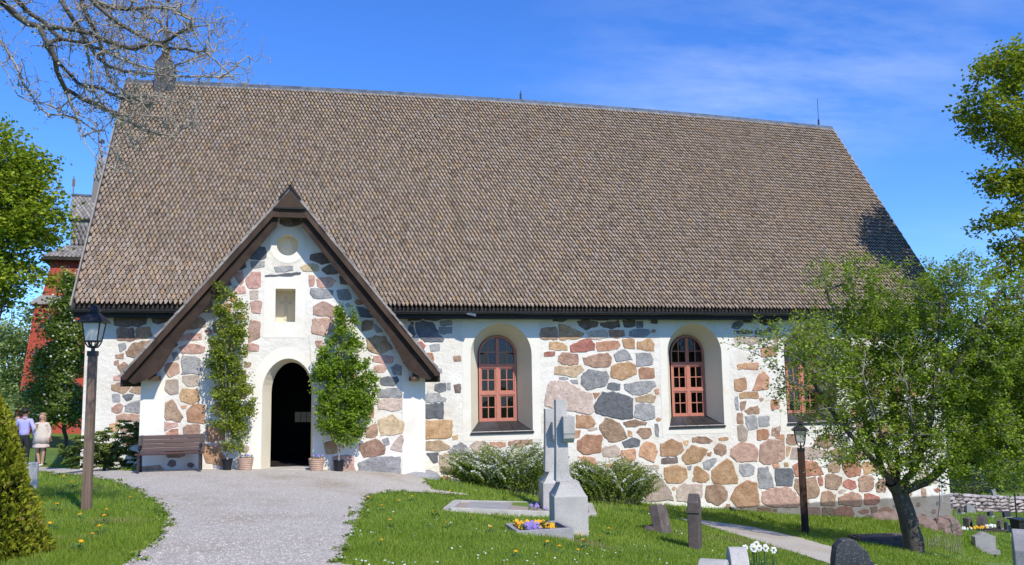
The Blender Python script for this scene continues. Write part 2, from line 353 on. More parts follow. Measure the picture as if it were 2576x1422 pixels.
# ================================================================== SETTING: ground, gravel, paths
def axis(a, b, c, d, fine, coarse):
    left = list(-np.geomspace(1, 1+abs(a-b), int(14))+1+b)[::-1]; right = list(np.geomspace(1, 1+abs(d-c), int(14))-1+c)
    return np.unique(np.round(np.array(left+list(np.arange(b, c, fine))+right), 3))
XS = axis(-420, -16, 46, 520, .5, 20); YS = axis(-90, -24, 30, 620, .5, 20)
GX, GY = np.meshgrid(XS, YS); GZ = gz(GX, GY)
nx, ny = len(XS), len(YS)
idx = np.arange(nx*ny).reshape(ny, nx)
MT['ground'] = mat('lawn_soil', (.085, .15, .02), (.14, .215, .035), 1.1, .95, .03, 25., c3=(.2, .19, .07), c3at=.6, c3w=.15, c3scale=.55)
o = npmesh('ground', np.stack([GX, GY, GZ], -1).reshape(-1, 3), np.stack([idx[:-1, :-1], idx[:-1, 1:], idx[1:, 1:], idx[1:, :-1]], -1).reshape(-1, 4), MT['ground'])
o.data.shade_smooth(); tag(o, kind='structure')

def inpoly(x, y, poly):
    x = np.asarray(x); y = np.asarray(y); ins = np.zeros(x.shape, bool); n = len(poly)
    for i in range(n):
        x1, y1 = poly[i]; x2, y2 = poly[(i+1) % n]
        if y1 == y2: continue
        c = ((y1 > y) != (y2 > y)) & (x < (x2-x1)*(y-y1)/(y2-y1)+x1); ins ^= c
    return ins
def gpoly(px): return [tuple(onG(a, b)[:2]) for a, b in px]
PATH1 = gpoly([(320, 1422), (392, 1365), (424, 1312), (412, 1275), (368, 1245), (280, 1212), (160, 1197), (60, 1186), (-60, 1182), (-60, 1172), (90, 1172), (210, 1179), (330, 1186.5)])
P1y = [(-3.3, -4.15), (2.9, -4.15)]
PATH1 += P1y + gpoly([(1090, 1232), (1195, 1249), (1100, 1243), (1000, 1237), (932, 1246), (905, 1290), (882, 1340), (862, 1390), (857, 1422)])
PATH1 += [(2., -18.5), (2.2, -30), (-2.6, -30), (-2.2, -18.5)]
PATH2 = gpoly([(1700, 1305), (1770, 1311), (1900, 1328), (2010, 1354), (2110, 1384), (2200, 1421)])+[(11.5, -11.3), (10.3, -11.6)]+gpoly([(2090, 1422), (2000, 1393), (1900, 1362), (1830, 1340), (1770, 1322)])
MT['gravel'] = mat('pale_gravel', (.42, .375, .31), (.60, .545, .46), 90., .95, .012, 140., 4., c3=(.38, .31, .22), c3at=.48, c3w=.25, c3scale=.55)
def sheet(name, poly, lift, step, m, wob=.05):
    p = np.array(poly); x0, y0 = p.min(0)-.2; x1, y1 = p.max(0)+.2
    xs = np.arange(x0, x1, step); ys = np.arange(y0, y1, step); X, Y = np.meshgrid(xs, ys)
    cx = (X[:-1, :-1]+step/2); cy = (Y[:-1, :-1]+step/2)
    jx = wob*.6*(np.sin(cx*7.1+cy*3.3)+np.sin(cy*11.7-cx*5.2)+.8*np.sin(cx*23+cy*17)); jy = wob*.6*(np.cos(cx*6.3-cy*8.1)+np.sin(cx*13.9+cy*4.4)+.8*np.sin(cx*19-cy*27))
    ins = inpoly(cx+jx, cy+jy, poly)
    n = len(xs); ii, jj = np.nonzero(ins); a = ii*n+jj
    Fq = np.stack([a, a+1, a+n+1, a+n], 1)
    used, inv = np.unique(Fq, return_inverse=True); Xf = X.ravel()[used]; Yf = Y.ravel()[used]
    o = npmesh(name, np.stack([Xf, Yf, gz(Xf, Yf)+lift], 1), inv.reshape(Fq.shape), m); o.data.shade_smooth(); tag(o, kind='structure'); return o
sheet('gravel_path', PATH1, .015, .05, MT['gravel'])
sheet('footpath', PATH2, .015, .05, MT['gravel'])

# ================================================================== THE CHURCH
XL, XR, ZE, YR, ZR = -5.77, 21.72, 4.41, 5.40, 12.67     # verges, eave, ridge
WL, WR, EO = -5.51, 21.63, -.55
YP, YO = -4.2, -4.72                                       # porch face, front edge of its roof
church = thing('church', (8., 0., float(gz(8, 0))), 'white plastered fieldstone church with steep shingled roof and gabled porch', 'church')
OC = tuple(church.location)
def part(mb, name, m, parent=church, **k): return mb.build(name, m, parent, OC, **k)

WIN = [dict(x=5.996), dict(x=12.35), dict(x=16.51)]
FY = .85; _fs = (25+FY)/25.55      # frame plane, set deep in the wall
FZB, FZT, FZH, FHW = 2.25+(1.056-2.25)*_fs, 2.25+(2.742-2.25)*_fs, 2.25+(3.661-2.25)*_fs, .59*_fs
OHW, OZB, OZT = .945, .79, 4.02
def arch(x, hw, zb, zt, n=20, k=1.):
    "round-headed outline, (x, z)"
    r = hw; pts = [(x-hw, zb), (x+hw, zb)]
    rise = min(r, zt-zb)
    for i in range(n+1):
        a = math.pi*i/n; pts.append((x+r*math.cos(a), zt-rise*k+rise*k*math.sin(a)))
    return pts
wall_b = MB(); zlo = -4.6
outer = [(WL, zlo), (WR, zlo), (WR, ZE-.02), (WL, ZE-.02)]
wall_b.holed(outer, [arch(w['x'], OHW, OZB, OZT) for w in WIN], 0.)
for x in (WL, WR):      # gable ends
    prof = [(0, zlo), (10.8, zlo), (10.8, ZE), (YR, ZR-.25), (0, ZE-.02)]
    wall_b.add([(x, y, z) for y, z in prof], [tuple(range(5)) if x == WL else tuple(range(4, -1, -1))])
wall_b.add([(WL, 10.8, zlo), (WR, 10.8, zlo), (WR, 10.8, ZE), (WL, 10.8, ZE)], [(3, 2, 1, 0)])
wall = part(wall_b, 'wall', MT['plaster'])
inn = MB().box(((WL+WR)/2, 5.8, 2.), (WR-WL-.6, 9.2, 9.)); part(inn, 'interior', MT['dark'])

# --- windows: frame > panes, sill, reveal, surround
for wi, w in enumerate(WIN):
    xo_ = w['x']; x = xo_*_fs; f = MB()
    o_out = arch(x, FHW, FZB, FZH, 24); ow = arch(x, FHW-.055, FZB+.055, FZH-.055, 24)
    y0, y1 = FY-.03, FY+.06
    n = len(o_out)
    vs = [(a, y0, b) for a, b in o_out]+[(a, y0, b) for a, b in ow]+[(a, y1, b) for a, b in ow]
    f.add(vs, [(i, (i+1) % n, (i+1) % n+n, i+n) for i in range(n)]+[(i+n, (i+1) % n+n, (i+1) % n+2*n, i+2*n) for i in range(n)])
    hw = FHW-.055; mid = (FZB+FZT)/2
    def zarch(xx): 
        d = min(1., abs(xx-x)/hw); return FZH-.055-hw+hw*math.sqrt(max(0., 1-d*d))
    def bar(xc, zc, dx, dz, yy=FY+.015, dy=.05): f.box((xc, yy, zc), (dx, dy, dz))
    bar(x, (FZB+FZH)/2-.03, .105, FZH-FZB-.1, FY+.0, .07)                      # mullion
    bar(x, FZT, 2*hw, .115, FY-.005, .076); bar(x, mid, 2*hw, .085, FY+.002, .07)      # transoms
    cells = []
    for s in (-1, 1):
        xa, xb = x+s*.0525, x+s*hw
        for (za, zb) in ((FZB+.055, mid-.0425), (mid+.0425, FZT-.0575)):
            st = .045
            # casement stiles and rails
            bar(xa+s*st/2, (za+zb)/2, st, zb-za, FY+.012, .045); bar(xb-s*st/2, (za+zb)/2, st, zb-za, FY+.012, .045)
            bar((xa+xb)/2, za+st/2, abs(xb-xa)-2*st, st, FY+.013, .043); bar((xa+xb)/2, zb-st/2, abs(xb-xa)-2*st, st, FY+.013, .043)
            xi, xo = xa+s*st, xb-s*st; zi, zo = za+st, zb-st
            bar((xi+xo)/2, (zi+zo)/2, .026, zo-zi, FY+.02, .03); bar((xi+xo)/2, (zi+zo)/2, abs(xo-xi), .026, FY+.021, .031)
            for p in (0, 1):
                for q in (0, 1):
                    a0 = xi+(xo-xi)*p/2; a1 = xi+(xo-xi)*(p+1)/2; b0 = zi+(zo-zi)*q/2; b1 = zi+(zo-zi)*(q+1)/2
                    cells.append([(a0, b0), (a1, b0), (a1, b1), (a0, b1)])
        # arched top light
        za = FZT+.0575; zs = za+.36
        xm = (xa+xb)/2
        bar(xm, (za+zarch(xm))/2, .026, zarch(xm)-za, FY+.02, .03); bar((xa+xb)/2, zs, abs(xb-xa), .026, FY+.021, .031)
        for (p0, p1) in ((xa, xm), (xm, xb)):
            tp = []
            for i in range(6):
                xx = p1+(p0-p1)*i/5; tp.append((xx, max(zs+.01, zarch(xx)))) 
            zlim = min(zarch(p0), zarch(p1))
            cells.append([(p0, za), (p1, za), (p1, min(zs, max(za+.02, zarch(p1)))), (p0, min(zs, max(za+.02, zarch(p0))))])
            cells.append([(p0, zs), (p1, zs)]+tp)
    wo_ = part(f, 'window', MT['frame'])
    for c in cells:
        pm = MB(); k = len(c); cxm = sum(p[0] for p in c)/k; czm = sum(p[1] for p in c)/k
        tl = random.uniform(-.02, .02); tv = random.uniform(-.015, .015)
        pm.add([(a, FY+.025+(a-cxm)*tl+(b-czm)*tv, b) for a, b in c], [tuple(range(k))]); pm.build('pane', MT['glass'], wo_, OC)
    # splayed reveal
    A = arch(xo_, OHW, OZB, OZT); B = arch(x, FHW-.004, FZB, FZH-.004); n = len(A)
    rv = MB().add([(a, 0., b) for a, b in A]+[(a, FY+.08, b) for a, b in B], [(i, i+n, (i+1) % n+n, (i+1) % n) for i in range(1, n)])
    rv.build('reveal', MT['reveal'], wo_, OC, smooth=False)
    # sloping black sill with a drip edge
    sb = MB(); sx = OHW+.03
    q = [(xo_-sx, -.05, OZB-.03), (xo_+sx, -.05, OZB-.03), (x+FHW+.02, FY-.02, FZB+.005), (x-FHW-.02, FY-.02, FZB+.005)]
    sb.add(q+[(p[0], p[1], p[2]-.05) for p in q], [(0, 1, 2, 3), (7, 6, 5, 4), (0, 4, 5, 1), (1, 5, 6, 2), (2, 6, 7, 3), (3, 7, 4, 0)])
    sb.build('sill', MT['sill'], wo_, OC)
    for i in range(1, 4):
        xx = x-.6+i*.3; MB().beam((xo_+(xx-x)*1.35, -.02, OZB-.012), (x+(xx-x), FY-.05, FZB-.002), .012, .012).build('sill_seam', MT['sill'], wo_, OC)
    # smooth plaster band around the opening
    sw = 1.2; top = min(4.32, ZE-.1)
    so_ = [(xo_-sw, .52), (xo_+sw, .52), (xo_+sw, top), (xo_-sw, top)]
    su = MB().holed(so_, [arch(xo_, OHW+.002, OZB-.085, OZT+.002)], -.006)
    su.build('plaster_surround', MT['plaster_smooth'], wo_, OC)

# --- field stones in the walls, traced from the photograph (crop coordinates)
STONES = []      # (palette letter, outline, plane y, parent)
def stones_in(txt, ox, oy, sc, y, parent):
    for item in txt.replace('\n', ';').split(';'):
        it = item.split()
        if len(it) < 4: continue
        pts = []
        for s in it[1:]:
            a, b = s.split(','); p = onY((float(a)/sc+ox)/1.31211, (float(b)/sc+oy)/1.31211, y); pts.append(np.array([p[0], p[2]]))
        ar = sum(pts[i][0]*pts[(i+1) % len(pts)][1]-pts[(i+1) % len(pts)][0]*pts[i][1] for i in range(len(pts)))
        STONES.append([it[0], pts if ar > 0 else pts[::-1], y, parent])
def resample(pts, step):
    q = []
    for i in range(len(pts)):
        a, b = pts[i], pts[(i+1) % len(pts)]; n = max(2, min(6, int(np.linalg.norm(b-a)/step)))
        for k in range(n):
            f = (k+.5)/n; f = .5+(f-.5)*(1.12 if n > 2 else 1.7); q.append(a*(1-f)+b*f)      # corners cut a little
    return np.array(q)
def lay_stones(y, parent, blocked, bounds, fill, seed, gap=.03, grow=.036):
    "let the outlines grow until the mortar joints are narrow, then wedge small stones into what is left"
    rg = np.random.default_rng(seed)
    L = [[c, resample(p, .07)] for c, p, yy, pa in STONES if pa is parent]
    L = [l for l in L if len(l[1]) > 4]
    for fx, fz, fr, fc in fill:
        L.append([fc, np.array([fx, fz])+np.array([[math.cos(a)*fr*rg.uniform(.6, 1.5), math.sin(a)*fr*rg.uniform(.5, .9)] for a in np.linspace(0, 2*math.pi, 10)[:-1]])])
    allv = [l[1] for l in L]; cen = np.array([v.mean(0) for v in allv]); ext = np.array([np.abs(v-c).max() for v, c in zip(allv, cen)])
    for it in range(5):
        for k in range(len(L)):
            near = [m for m in range(len(L)) if m != k and np.abs(cen[m]-cen[k]).max() < ext[m]+ext[k]+.25]
            if near: ov = np.concatenate([np.concatenate([allv[m], (allv[m]+np.roll(allv[m], 1, 0))/2]) for m in near])
            v = allv[k]; d = v-cen[k]; ln = np.linalg.norm(d, axis=1, keepdims=True); nv = v+d/np.maximum(ln, .01)*grow/5*rg.uniform(.5, 1.4, (len(v), 1))
            ok = np.ones(len(v), bool)
            if near: ok &= np.sqrt(((nv[:, None]-ov[None])**2).sum(-1)).min(1) > gap
            for x0, x1, z0, z1 in blocked: ok &= ~((nv[:, 0] > x0-.02) & (nv[:, 0] < x1+.02) & (nv[:, 1] > z0-.02) & (nv[:, 1] < z1+.02))
            ok &= bounds(nv[:, 0], nv[:, 1]); allv[k] = np.where(ok[:, None], nv, v)
    for k, (c, _) in enumerate(L):
        v = allv[k]; ce = v.mean(0); n = len(v); size = math.sqrt(np.prod(v.max(0)-v.min(0)))
        v = v+rg.normal(0, min(.012, size*.025), v.shape); d = min(.022, .008+size*.02); tlt = rg.normal(0, .014, 2)
        rings = []
        for sc, dy, jit in ((1.02, .015, 0), (.99, -d*.5, .002), (.93, -d, .002)):
            rings.append([(ce[0]+(p[0]-ce[0])*sc, y+dy+rg.normal(0, jit)+(p-ce) @ tlt*(1 if sc < .9 else .3), ce[1]+(p[1]-ce[1])*sc) for p in v])
        mb = MB().rings(rings, caps=False); o0 = len(mb.v); mb.v.append((float(ce[0]), y-d*1.02, float(ce[1]))); mb.f += [(2*n+i, 2*n+(i+1) % n, o0) for i in range(n)]
        ctr = (float(ce[0]), y, float(ce[1])); o = mb.build('stone', MT[c], parent, ctr); o.location = (ctr[0]-OC[0], ctr[1]-OC[1], ctr[2]-OC[2])
C5 = '''
K 0,170 75,175 70,205 0,207;D 98,185 140,178 205,175 210,195 170,203 105,203;D 45,215 110,212 150,225 185,290 213,318 205,335 95,332 70,315 45,250
G 195,210 262,208 265,235 200,238;G 192,250 262,245 265,285 195,285;K 10,212 28,212 26,232 12,235;D 0,240 25,245 40,285 30,315 0,318;G 38,310 55,305 58,325 40,328
R 38,345 80,342 100,365 85,390 60,388;G 135,360 190,355 192,390 140,395;R 95,415 145,412 150,445 145,478 125,480;G 165,505 200,510 203,530 175,525
B 280,432 318,430 322,455 285,458;K 282,615 318,605 320,650 290,655;D 170,605 232,600 233,645 185,650 165,640;G 240,600 258,600 258,638 240,638
G 105,668 190,662 200,685 228,690 225,708 195,715 105,718;D 100,728 210,725 213,820 105,818;O 103,830 265,828 268,860 255,935 110,945;Y 108,965 195,958 255,995 240,1015 108,1018
O 275,930 298,925 300,942 280,948;G 240,1020 320,975 350,985 378,1050 290,1058;D 112,1040 180,1035 175,1085 155,1092;T 190,1050 250,1040 355,1075 350,1110 260,1165 200,1150;O 150,1190 240,1185 270,1225 165,1230
T 390,985 420,955 495,968 492,1010 400,1035;O 505,970 600,968 600,995 505,992;B 622,960 700,948 775,955 770,975 690,990 625,985;T 860,930 890,922 890,980 850,985
K 903,188 985,180 990,200 950,213 905,208;K 1008,182 1040,180 1035,195 1010,197;G 1060,182 1110,182 1105,194 1062,192;B 1125,182 1250,185 1240,205 1140,198;B 1315,180 1440,182 1435,195 1320,192
K 1055,210 1110,205 1180,215 1175,240 1105,262 1065,235;K 1200,225 1310,210 1318,245 1260,255 1205,242;K 1340,208 1410,205 1412,240 1350,248;D 1425,215 1460,210 1462,245 1425,250;K 1515,198 1555,195 1553,220 1518,220
B 835,255 920,248 925,325 830,318 825,290;O 940,228 1000,245 1090,285 1070,315 945,322;T 1115,275 1235,268 1240,310 1160,322 1125,305;O 1255,268 1340,268 1350,300 1300,312 1258,302;G 1385,268 1495,262 1508,285 1480,305 1380,305
O 880,340 930,340 985,365 985,388 880,385;R 1012,362 1120,320 1155,350 1160,388 1020,402;O 1172,345 1300,332 1320,360 1300,385 1180,398;O 1338,325 1405,322 1410,380 1345,372;O 1430,345 1510,320 1530,350 1528,395 1432,382
R 850,405 910,402 905,425 852,430;B 938,430 965,408 1055,420 1058,475 985,482 940,465;B 1092,440 1180,418 1240,408 1265,440 1262,490 1170,498 1105,480;G 1285,420 1345,388 1380,420 1398,450 1300,460;G 1420,415 1500,412 1522,440 1520,480 1430,488
Y 920,495 1080,490 1088,520 1040,558 915,540;O 1262,490 1370,465 1415,490 1420,540 1340,575 1270,560;O 1440,505 1530,502 1535,560 1445,570;G 1080,550 1130,515 1230,525 1250,560 1225,615 1120,640 1078,600;G 1350,600 1530,585 1545,615 1490,655 1400,670 1350,635
G 945,562 992,562 990,572 948,572;G 1010,580 1050,580 1052,600 1020,596;D 1250,600 1318,602 1315,640 1245,632;T 885,585 990,590 1060,635 1140,665 1150,770 1130,795 1030,770 955,760 850,740 860,650
D 1210,655 1300,660 1395,690 1400,815 1330,825 1240,800 1175,790 1158,740;O 1155,660 1195,658 1190,675 1165,690;Y 1420,690 1500,670 1545,680 1530,720 1425,710;G 1420,735 1480,722 1535,745 1535,815 1480,828 1415,810;O 1540,642 1560,635 1560,660 1545,660
O 1050,800 1140,808 1165,850 1150,872 1050,878;B 1235,818 1310,850 1340,890 1365,940 1255,965 1190,880;B 1350,840 1400,832 1485,840 1480,858 1370,870 1350,860;T 1115,882 1170,875 1180,885 1130,895;B 1425,905 1450,882 1510,882 1515,925 1470,942
O 1372,895 1392,905 1395,930 1370,925;D 1335,965 1400,942 1440,955 1438,990 1350,998;O 1055,960 1110,925 1212,925 1195,1030 1090,1040 1055,1010;T 1215,1000 1290,990 1312,1010 1310,1055 1218,1055;O 1330,1020 1410,1015 1420,1060 1390,1090 1335,1085
O 1450,995 1490,962 1540,985 1550,1030 1530,1092 1445,1050;G 1537,860 1555,858 1562,930 1545,925;O 1030,900 1070,895 1065,930 1035,940;O 1060,1060 1150,1065 1180,1110 1070,1120;P 1080,1140 1200,1130 1210,1200 1090,1210;O 1230,1110 1320,1100 1330,1170 1240,1180
O 1575,985 1640,950 1710,975 1715,1020 1670,1052 1580,1050;B 1780,940 1850,935 1898,958 1880,970 1775,965;O 1940,942 1995,938 1995,952 1945,955;B 1910,1005 1940,978 1980,990 1980,1035 1950,1048 1915,1035;O 1705,1060 1770,992 1870,1015 1820,1085 1740,1102
P 2015,1010 2080,970 2160,985 2180,1010 2180,1080 2060,1090 2015,1050;K 1585,1070 1675,1062 1678,1095 1582,1100;G 1840,1095 1920,1065 1925,1085 1875,1140 1845,1120;O 1900,1145 1990,1068 2020,1090 2055,1200 2050,1225 1910,1222 1895,1180;G 2070,1110 2130,1100 2160,1120 2150,1165 2090,1178 2070,1155
O 1600,1130 1670,1115 1735,1135 1740,1180 1700,1220 1610,1215 1598,1170;O 1790,1125 1810,1118 1880,1175 1860,1215 1780,1210;G 1745,1120 1765,1115 1762,1138 1748,1138;O 1720,960 1745,958 1740,980 1724,978;O 1865,1035 1890,1030 1885,1050 1868,1048;T 1490,1110 1555,1112 1560,1130 1500,1130
T 1490,1180 1540,1165 1620,1250 1655,1330 1480,1335;T 1680,1260 1720,1228 1835,1232 1830,1310 1780,1340 1675,1330;B 1860,1245 1950,1232 1990,1280 1980,1330 1930,1360 1860,1330;O 2010,1320 2050,1250 2110,1210 2180,1225 2190,1370 2060,1372
D 2030,225 2075,210 2090,230 2060,255 2020,250;K 2090,195 2130,190 2140,215 2092,215;K 2038,272 2140,268 2150,285 2040,287;T 2030,310 2110,300 2170,340 2050,345;O 2060,480 2180,470 2180,510 2070,505;O 2035,575 2105,565 2112,630 2075,645 2038,640
O 2070,660 2180,652 2180,690 2075,690;G 2040,690 2055,685 2065,760 2045,760;B 2075,720 2110,710 2095,760 2080,770;B 2100,770 2180,740 2190,785 2130,795;B 2055,790 2085,785 2090,850 2055,845;G 2105,810 2160,795 2180,820 2180,880 2120,885;T 2055,870 2085,860 2118,890 2112,950 2065,955'''
C6 = '''
K 400,585 470,570 510,580 500,610 410,612;D 445,630 490,625 500,650 450,655;K 365,650 440,648 440,670 370,672;O 345,1025 410,905 450,940 445,1010;B 470,1260 520,1245 520,1310 470,1300;T 300,700 370,680 400,720 320,735;O 250,860 340,850 380,880 260,890
P 480,690 510,685 512,720 485,722;R 465,1090 515,1080 515,1130 470,1140;O 400,760 490,745 500,800 410,815;B 930,590 1010,585 1010,630 935,635;P 1060,650 1140,640 1150,710 1070,715;G 1160,600 1250,610 1240,660 1165,655
O 900,720 960,710 965,780 905,790;B 990,760 1090,750 1100,830 1000,835;R 1180,720 1260,710 1270,790 1190,800;G 930,860 1010,850 1020,930 940,940;O 1060,880 1150,870 1160,960 1070,965;P 1200,860 1280,850 1290,930 1210,940
T 960,990 1040,980 1050,1060 965,1070;B 1090,1010 1170,1000 1180,1090 1100,1100;R 1210,990 1280,985 1290,1070 1215,1075;O 960,1120 1030,1110 1040,1180 965,1190;G 1080,1140 1160,1130 1165,1210 1085,1215;P 1200,1120 1270,1110 1280,1200 1205,1205
B 1000,1230 1080,1225 1085,1290 1005,1300;O 1120,1250 1200,1240 1210,1320 1130,1325;R 1240,1240 1300,1235 1300,1310 1245,1315;T 1340,1130 1400,1120 1410,1210 1345,1215;O 1330,960 1400,950 1410,1050 1340,1060;G 1330,770 1410,760 1420,860 1340,870'''
C8 = '''
R 0,195 90,190 108,230 90,270 0,280;G 10,75 100,65 105,150 20,165;T 135,170 190,160 205,230 140,230;O 165,235 240,240 240,275 170,270;P 30,330 100,285 240,285 250,440 190,495 60,505 15,470;O 130,500 190,490 200,525 150,535;O 245,495 275,492 280,520 250,525
G 5,540 95,530 150,700 140,720 10,718;D 160,550 320,545 325,610 310,700 175,705;B 270,240 340,238 350,320 300,335 270,310;O 270,345 305,342 285,420 262,430;T 320,350 500,350 640,385 635,440 480,455 300,455;B 560,250 640,238 700,240 690,330 640,360 510,320;G 740,260 830,250 845,310 740,320
R 320,520 400,480 520,478 570,530 600,600 420,605 345,610;B 640,520 700,488 750,500 740,570 650,570;R 780,490 920,478 940,540 930,600 830,615 785,560;B 350,640 430,650 520,615 560,740 550,800 440,815 380,790 335,700;R 550,630 590,618 590,690 565,700;B 620,605 680,592 755,620 762,670 720,735 620,715
R 785,665 820,642 890,660 895,710 850,730 785,700;B 920,640 980,602 1050,620 1055,710 1010,750 930,745;B 1075,690 1120,645 1165,640 1165,750 1085,755;P 50,760 150,715 280,715 340,760 390,830 380,890 120,895 40,840;B 585,760 650,750 710,790 700,880 580,870;B 740,810 850,760 920,770 950,830 940,880 820,880 740,860
R 975,780 1010,770 1105,800 1110,840 1050,870 980,870;T 740,750 790,735 800,750 750,770;R 700,920 760,885 850,890 880,960 860,985 720,960;R 920,930 1000,915 1010,940 950,955;B 1030,895 1085,895 1085,940 1040,945;O 1090,920 1180,890 1250,930 1150,945;R 1100,980 1200,955 1250,990 1210,1025 1110,1010
B 960,990 1010,970 1040,1010 980,1015;R 1190,500 1290,500 1295,600 1200,600;P 1430,400 1490,380 1530,470 1440,480;T 1480,620 1510,580 1600,590 1650,660 1520,700;B 1495,725 1530,730 1530,800 1500,790;B 1430,660 1480,640 1490,690 1430,705;B 660,380 800,370 825,450 700,465;B 840,380 930,370 970,450 850,465
P 400,900 560,895 580,960 420,970;B 590,905 690,900 700,975 600,980;O 0,900 120,900 130,960 0,960;O 960,490 1040,480 1100,560 970,590;B 1200,640 1290,640 1300,740 1210,745'''
C2 = '''
K 500,320 640,318 642,360 600,372 500,365;K 672,330 745,320 740,345 700,358 675,350;B 510,380 580,378 590,400 588,430 515,432;O 600,385 650,375 668,415 600,425;G 520,450 550,443 552,465 530,480;B 558,480 590,445 660,435 640,470 600,505 565,500;B 508,495 540,490 540,512 508,512
B 500,525 520,520 520,540 502,540;B 520,550 545,530 560,540 535,575;P 497,590 530,583 532,608 500,608;B 488,625 570,618 572,640 540,665 492,650;B 568,655 600,622 618,630 618,665;G 492,668 528,665 527,705 495,703;D 542,675 585,672 575,688 560,695;G 550,720 612,693 612,748 555,745
P 488,725 530,708 540,720 535,748 492,750;P 510,765 545,753 610,760 608,785 515,790;P 530,810 600,800 605,835 540,830;O 480,800 515,795 520,830 485,835;B 540,850 600,845 600,890 545,890'''
stones_in(C5, 1350, 950, 1.8957, 0., wall); stones_in(C6, 2300, 750, 1.8963, 0., wall)
stones_in(C8, 2500, 1350, 2.7557, 0., wall); stones_in(C2, 0, 800, 1.33333, 0., wall)
BLK = [(w['x']-1.2, w['x']+1.2, .5, 4.35) for w in WIN]+[(WL-1, WL+.8, -5, 5)]
rf_ = random.Random(21); fill = []; pal = 'OBGPOTRBDG'
allp = [np.array(p) for c, p, yy, pa in STONES if pa is wall]; vv_ = np.concatenate([np.concatenate([p, (p+np.roll(p, 1, 0))/2, p*.5+p.mean(0)*.5]) for p in allp])
for _ in range(4000):
    x, z = rf_.uniform(7.3, WR-.25), rf_.uniform(-2.6, 4.1)
    if z < float(gz(x, 0.))+.05 or any(a-.1 < x < b+.1 and c-.1 < z < d+.1 for a, b, c, d in BLK): continue
    dd = np.sqrt(((vv_-[x, z])**2).sum(1)).min(); fr_ = rf_.uniform(.035, .07)
    if dd > fr_+.075 and all(math.hypot(x-f[0], z-f[1]) > .22 for f in fill): fill.append((x, z, fr_, rf_.choice(pal)))
    if len(fill) > 58: break
lay_stones(0., wall, BLK, lambda x, z: (x > WL+.05) & (x < WR-.05) & (z < ZE-.1), fill, 5)

# protruding footing boulders at the east corner
bm_ = MB()
def boulder(mb, c, r, seed, n=14, m=9):
    rr = random.Random(seed); ph = [rr.uniform(0, 6.28) for _ in range(6)]
    vs = []; fs = []
    for j in range(m+1):
        t = math.pi*j/m
        for k in range(n):
            a = 2*math.pi*k/n
            d = 1+.13*math.sin(2*a+ph[0])*math.sin(t)+.1*math.sin(3*a+ph[1]+2*t)*math.sin(t)+.08*math.sin(5*a+ph[2]+3*t)*math.sin(t)+.07*math.cos(3*t+ph[3])
            x_, y_, z_ = math.sin(t)*math.cos(a), math.sin(t)*math.sin(a), -math.cos(t)
            p = 1./max(.72, (abs(x_)**3+abs(y_)**3+abs(z_)**3)**(1/3.))
            vs.append((c[0]+r[0]*x_*d*p, c[1]+r[1]*y_*d*p, c[2]+r[2]*z_*d*p))
    for j in range(m):
        for k in range(n): fs.append((j*n+k, j*n+(k+1) % n, (j+1)*n+(k+1) % n, (j+1)*n+k))
    return mb.add(vs, fs)
for i, (a, b, r) in enumerate(((1210, 1010, .5), (1300, 1030, .45), (1120, 1005, .4))):
    p = onY((a/2.7557+2500)/1.31211, (b/2.7557+1350)/1.31211, -.1)
    part(boulder(MB(), (p[0], .05, p[2]-.1), (r, .3, .33), i+3), 'footing_stone', MT['rock'], smooth=True)
for i, (a, b, r) in enumerate(((2318, 1320, .45), (2385, 1320, .5))):
    p = onY(a, b, -.2)
    part(boulder(MB(), (p[0], -.1, p[2]-.12), (r, .42, .36), i+30), 'footing_stone', MT['rock'])

# --- main roof
TL = math.hypot(YR-EO, ZR-ZE); TY, TZ = (YR-EO)/TL, (ZR-ZE)/TL
XM = (XL+XR)/2; XHW = (XR-XL)/2
def bow(x): return .24*(1-((x-XM)/XHW)**2)
def roofpt(x, t, lift=0.):
    "t in metres up the slope from the eave"
    return (x, EO+TY*t-TZ*lift, ZE+TZ*t+bow(x)*t/TL+TY*lift)
rb = MB(); NXR = 28
vs = []; fs = []
for i in range(NXR+1):
    x = XL+.03+(XR-XL-.06)*i/NXR
    e = roofpt(x, 0, -.05); rdg = roofpt(x, TL, -.05)
    vs += [e, rdg, (x, 2*YR-EO, ZE-.05), (x, EO+.08, ZE-.17), (x, YR, rdg[2]-.2), (x, 2*YR-EO, ZE-.2)]
for i in range(NXR):
    a = i*6; b = a+6
    fs += [(a, b, b+1, a+1), (a+1, b+1, b+2, a+2), (a+3, a+4, b+4, b+3), (a+4, a+5, b+5, b+4), (a, a+3, b+3, b)]
fs += [(0, 1, 4, 3), (1, 2, 5, 4), (NXR*6+1, NXR*6, NXR*6+3, NXR*6+4), (NXR*6+2, NXR*6+1, NXR*6+4, NXR*6+5)]
rb.add(vs, fs)
roof = part(rb, 'roof', MT['roof_under'])
def shingle_base(w, e, th=.045):
    g = .009; hw = w/2-g
    top = [(-hw*.3, 0), (hw*.3, 0), (hw, .78*e), (hw, 1.9*e), (-hw, 1.9*e), (-hw, .78*e)]
    zf = lambda y: .075*(1-y/(1.9*e))+.006
    V = [(x, y, zf(y)+th*.5) for x, y in top]+[(x, y, zf(y)-th*.6) for x, y in top]
    T = [(0, 1, 2), (0, 2, 5), (5, 2, 3), (5, 3, 4)]
    for a, b in ((0, 1), (1, 2), (2, 3), (4, 5), (5, 0)): T += [(a, a+6, b+6), (a, b+6, b)]
    return np.array(V), np.array(T)
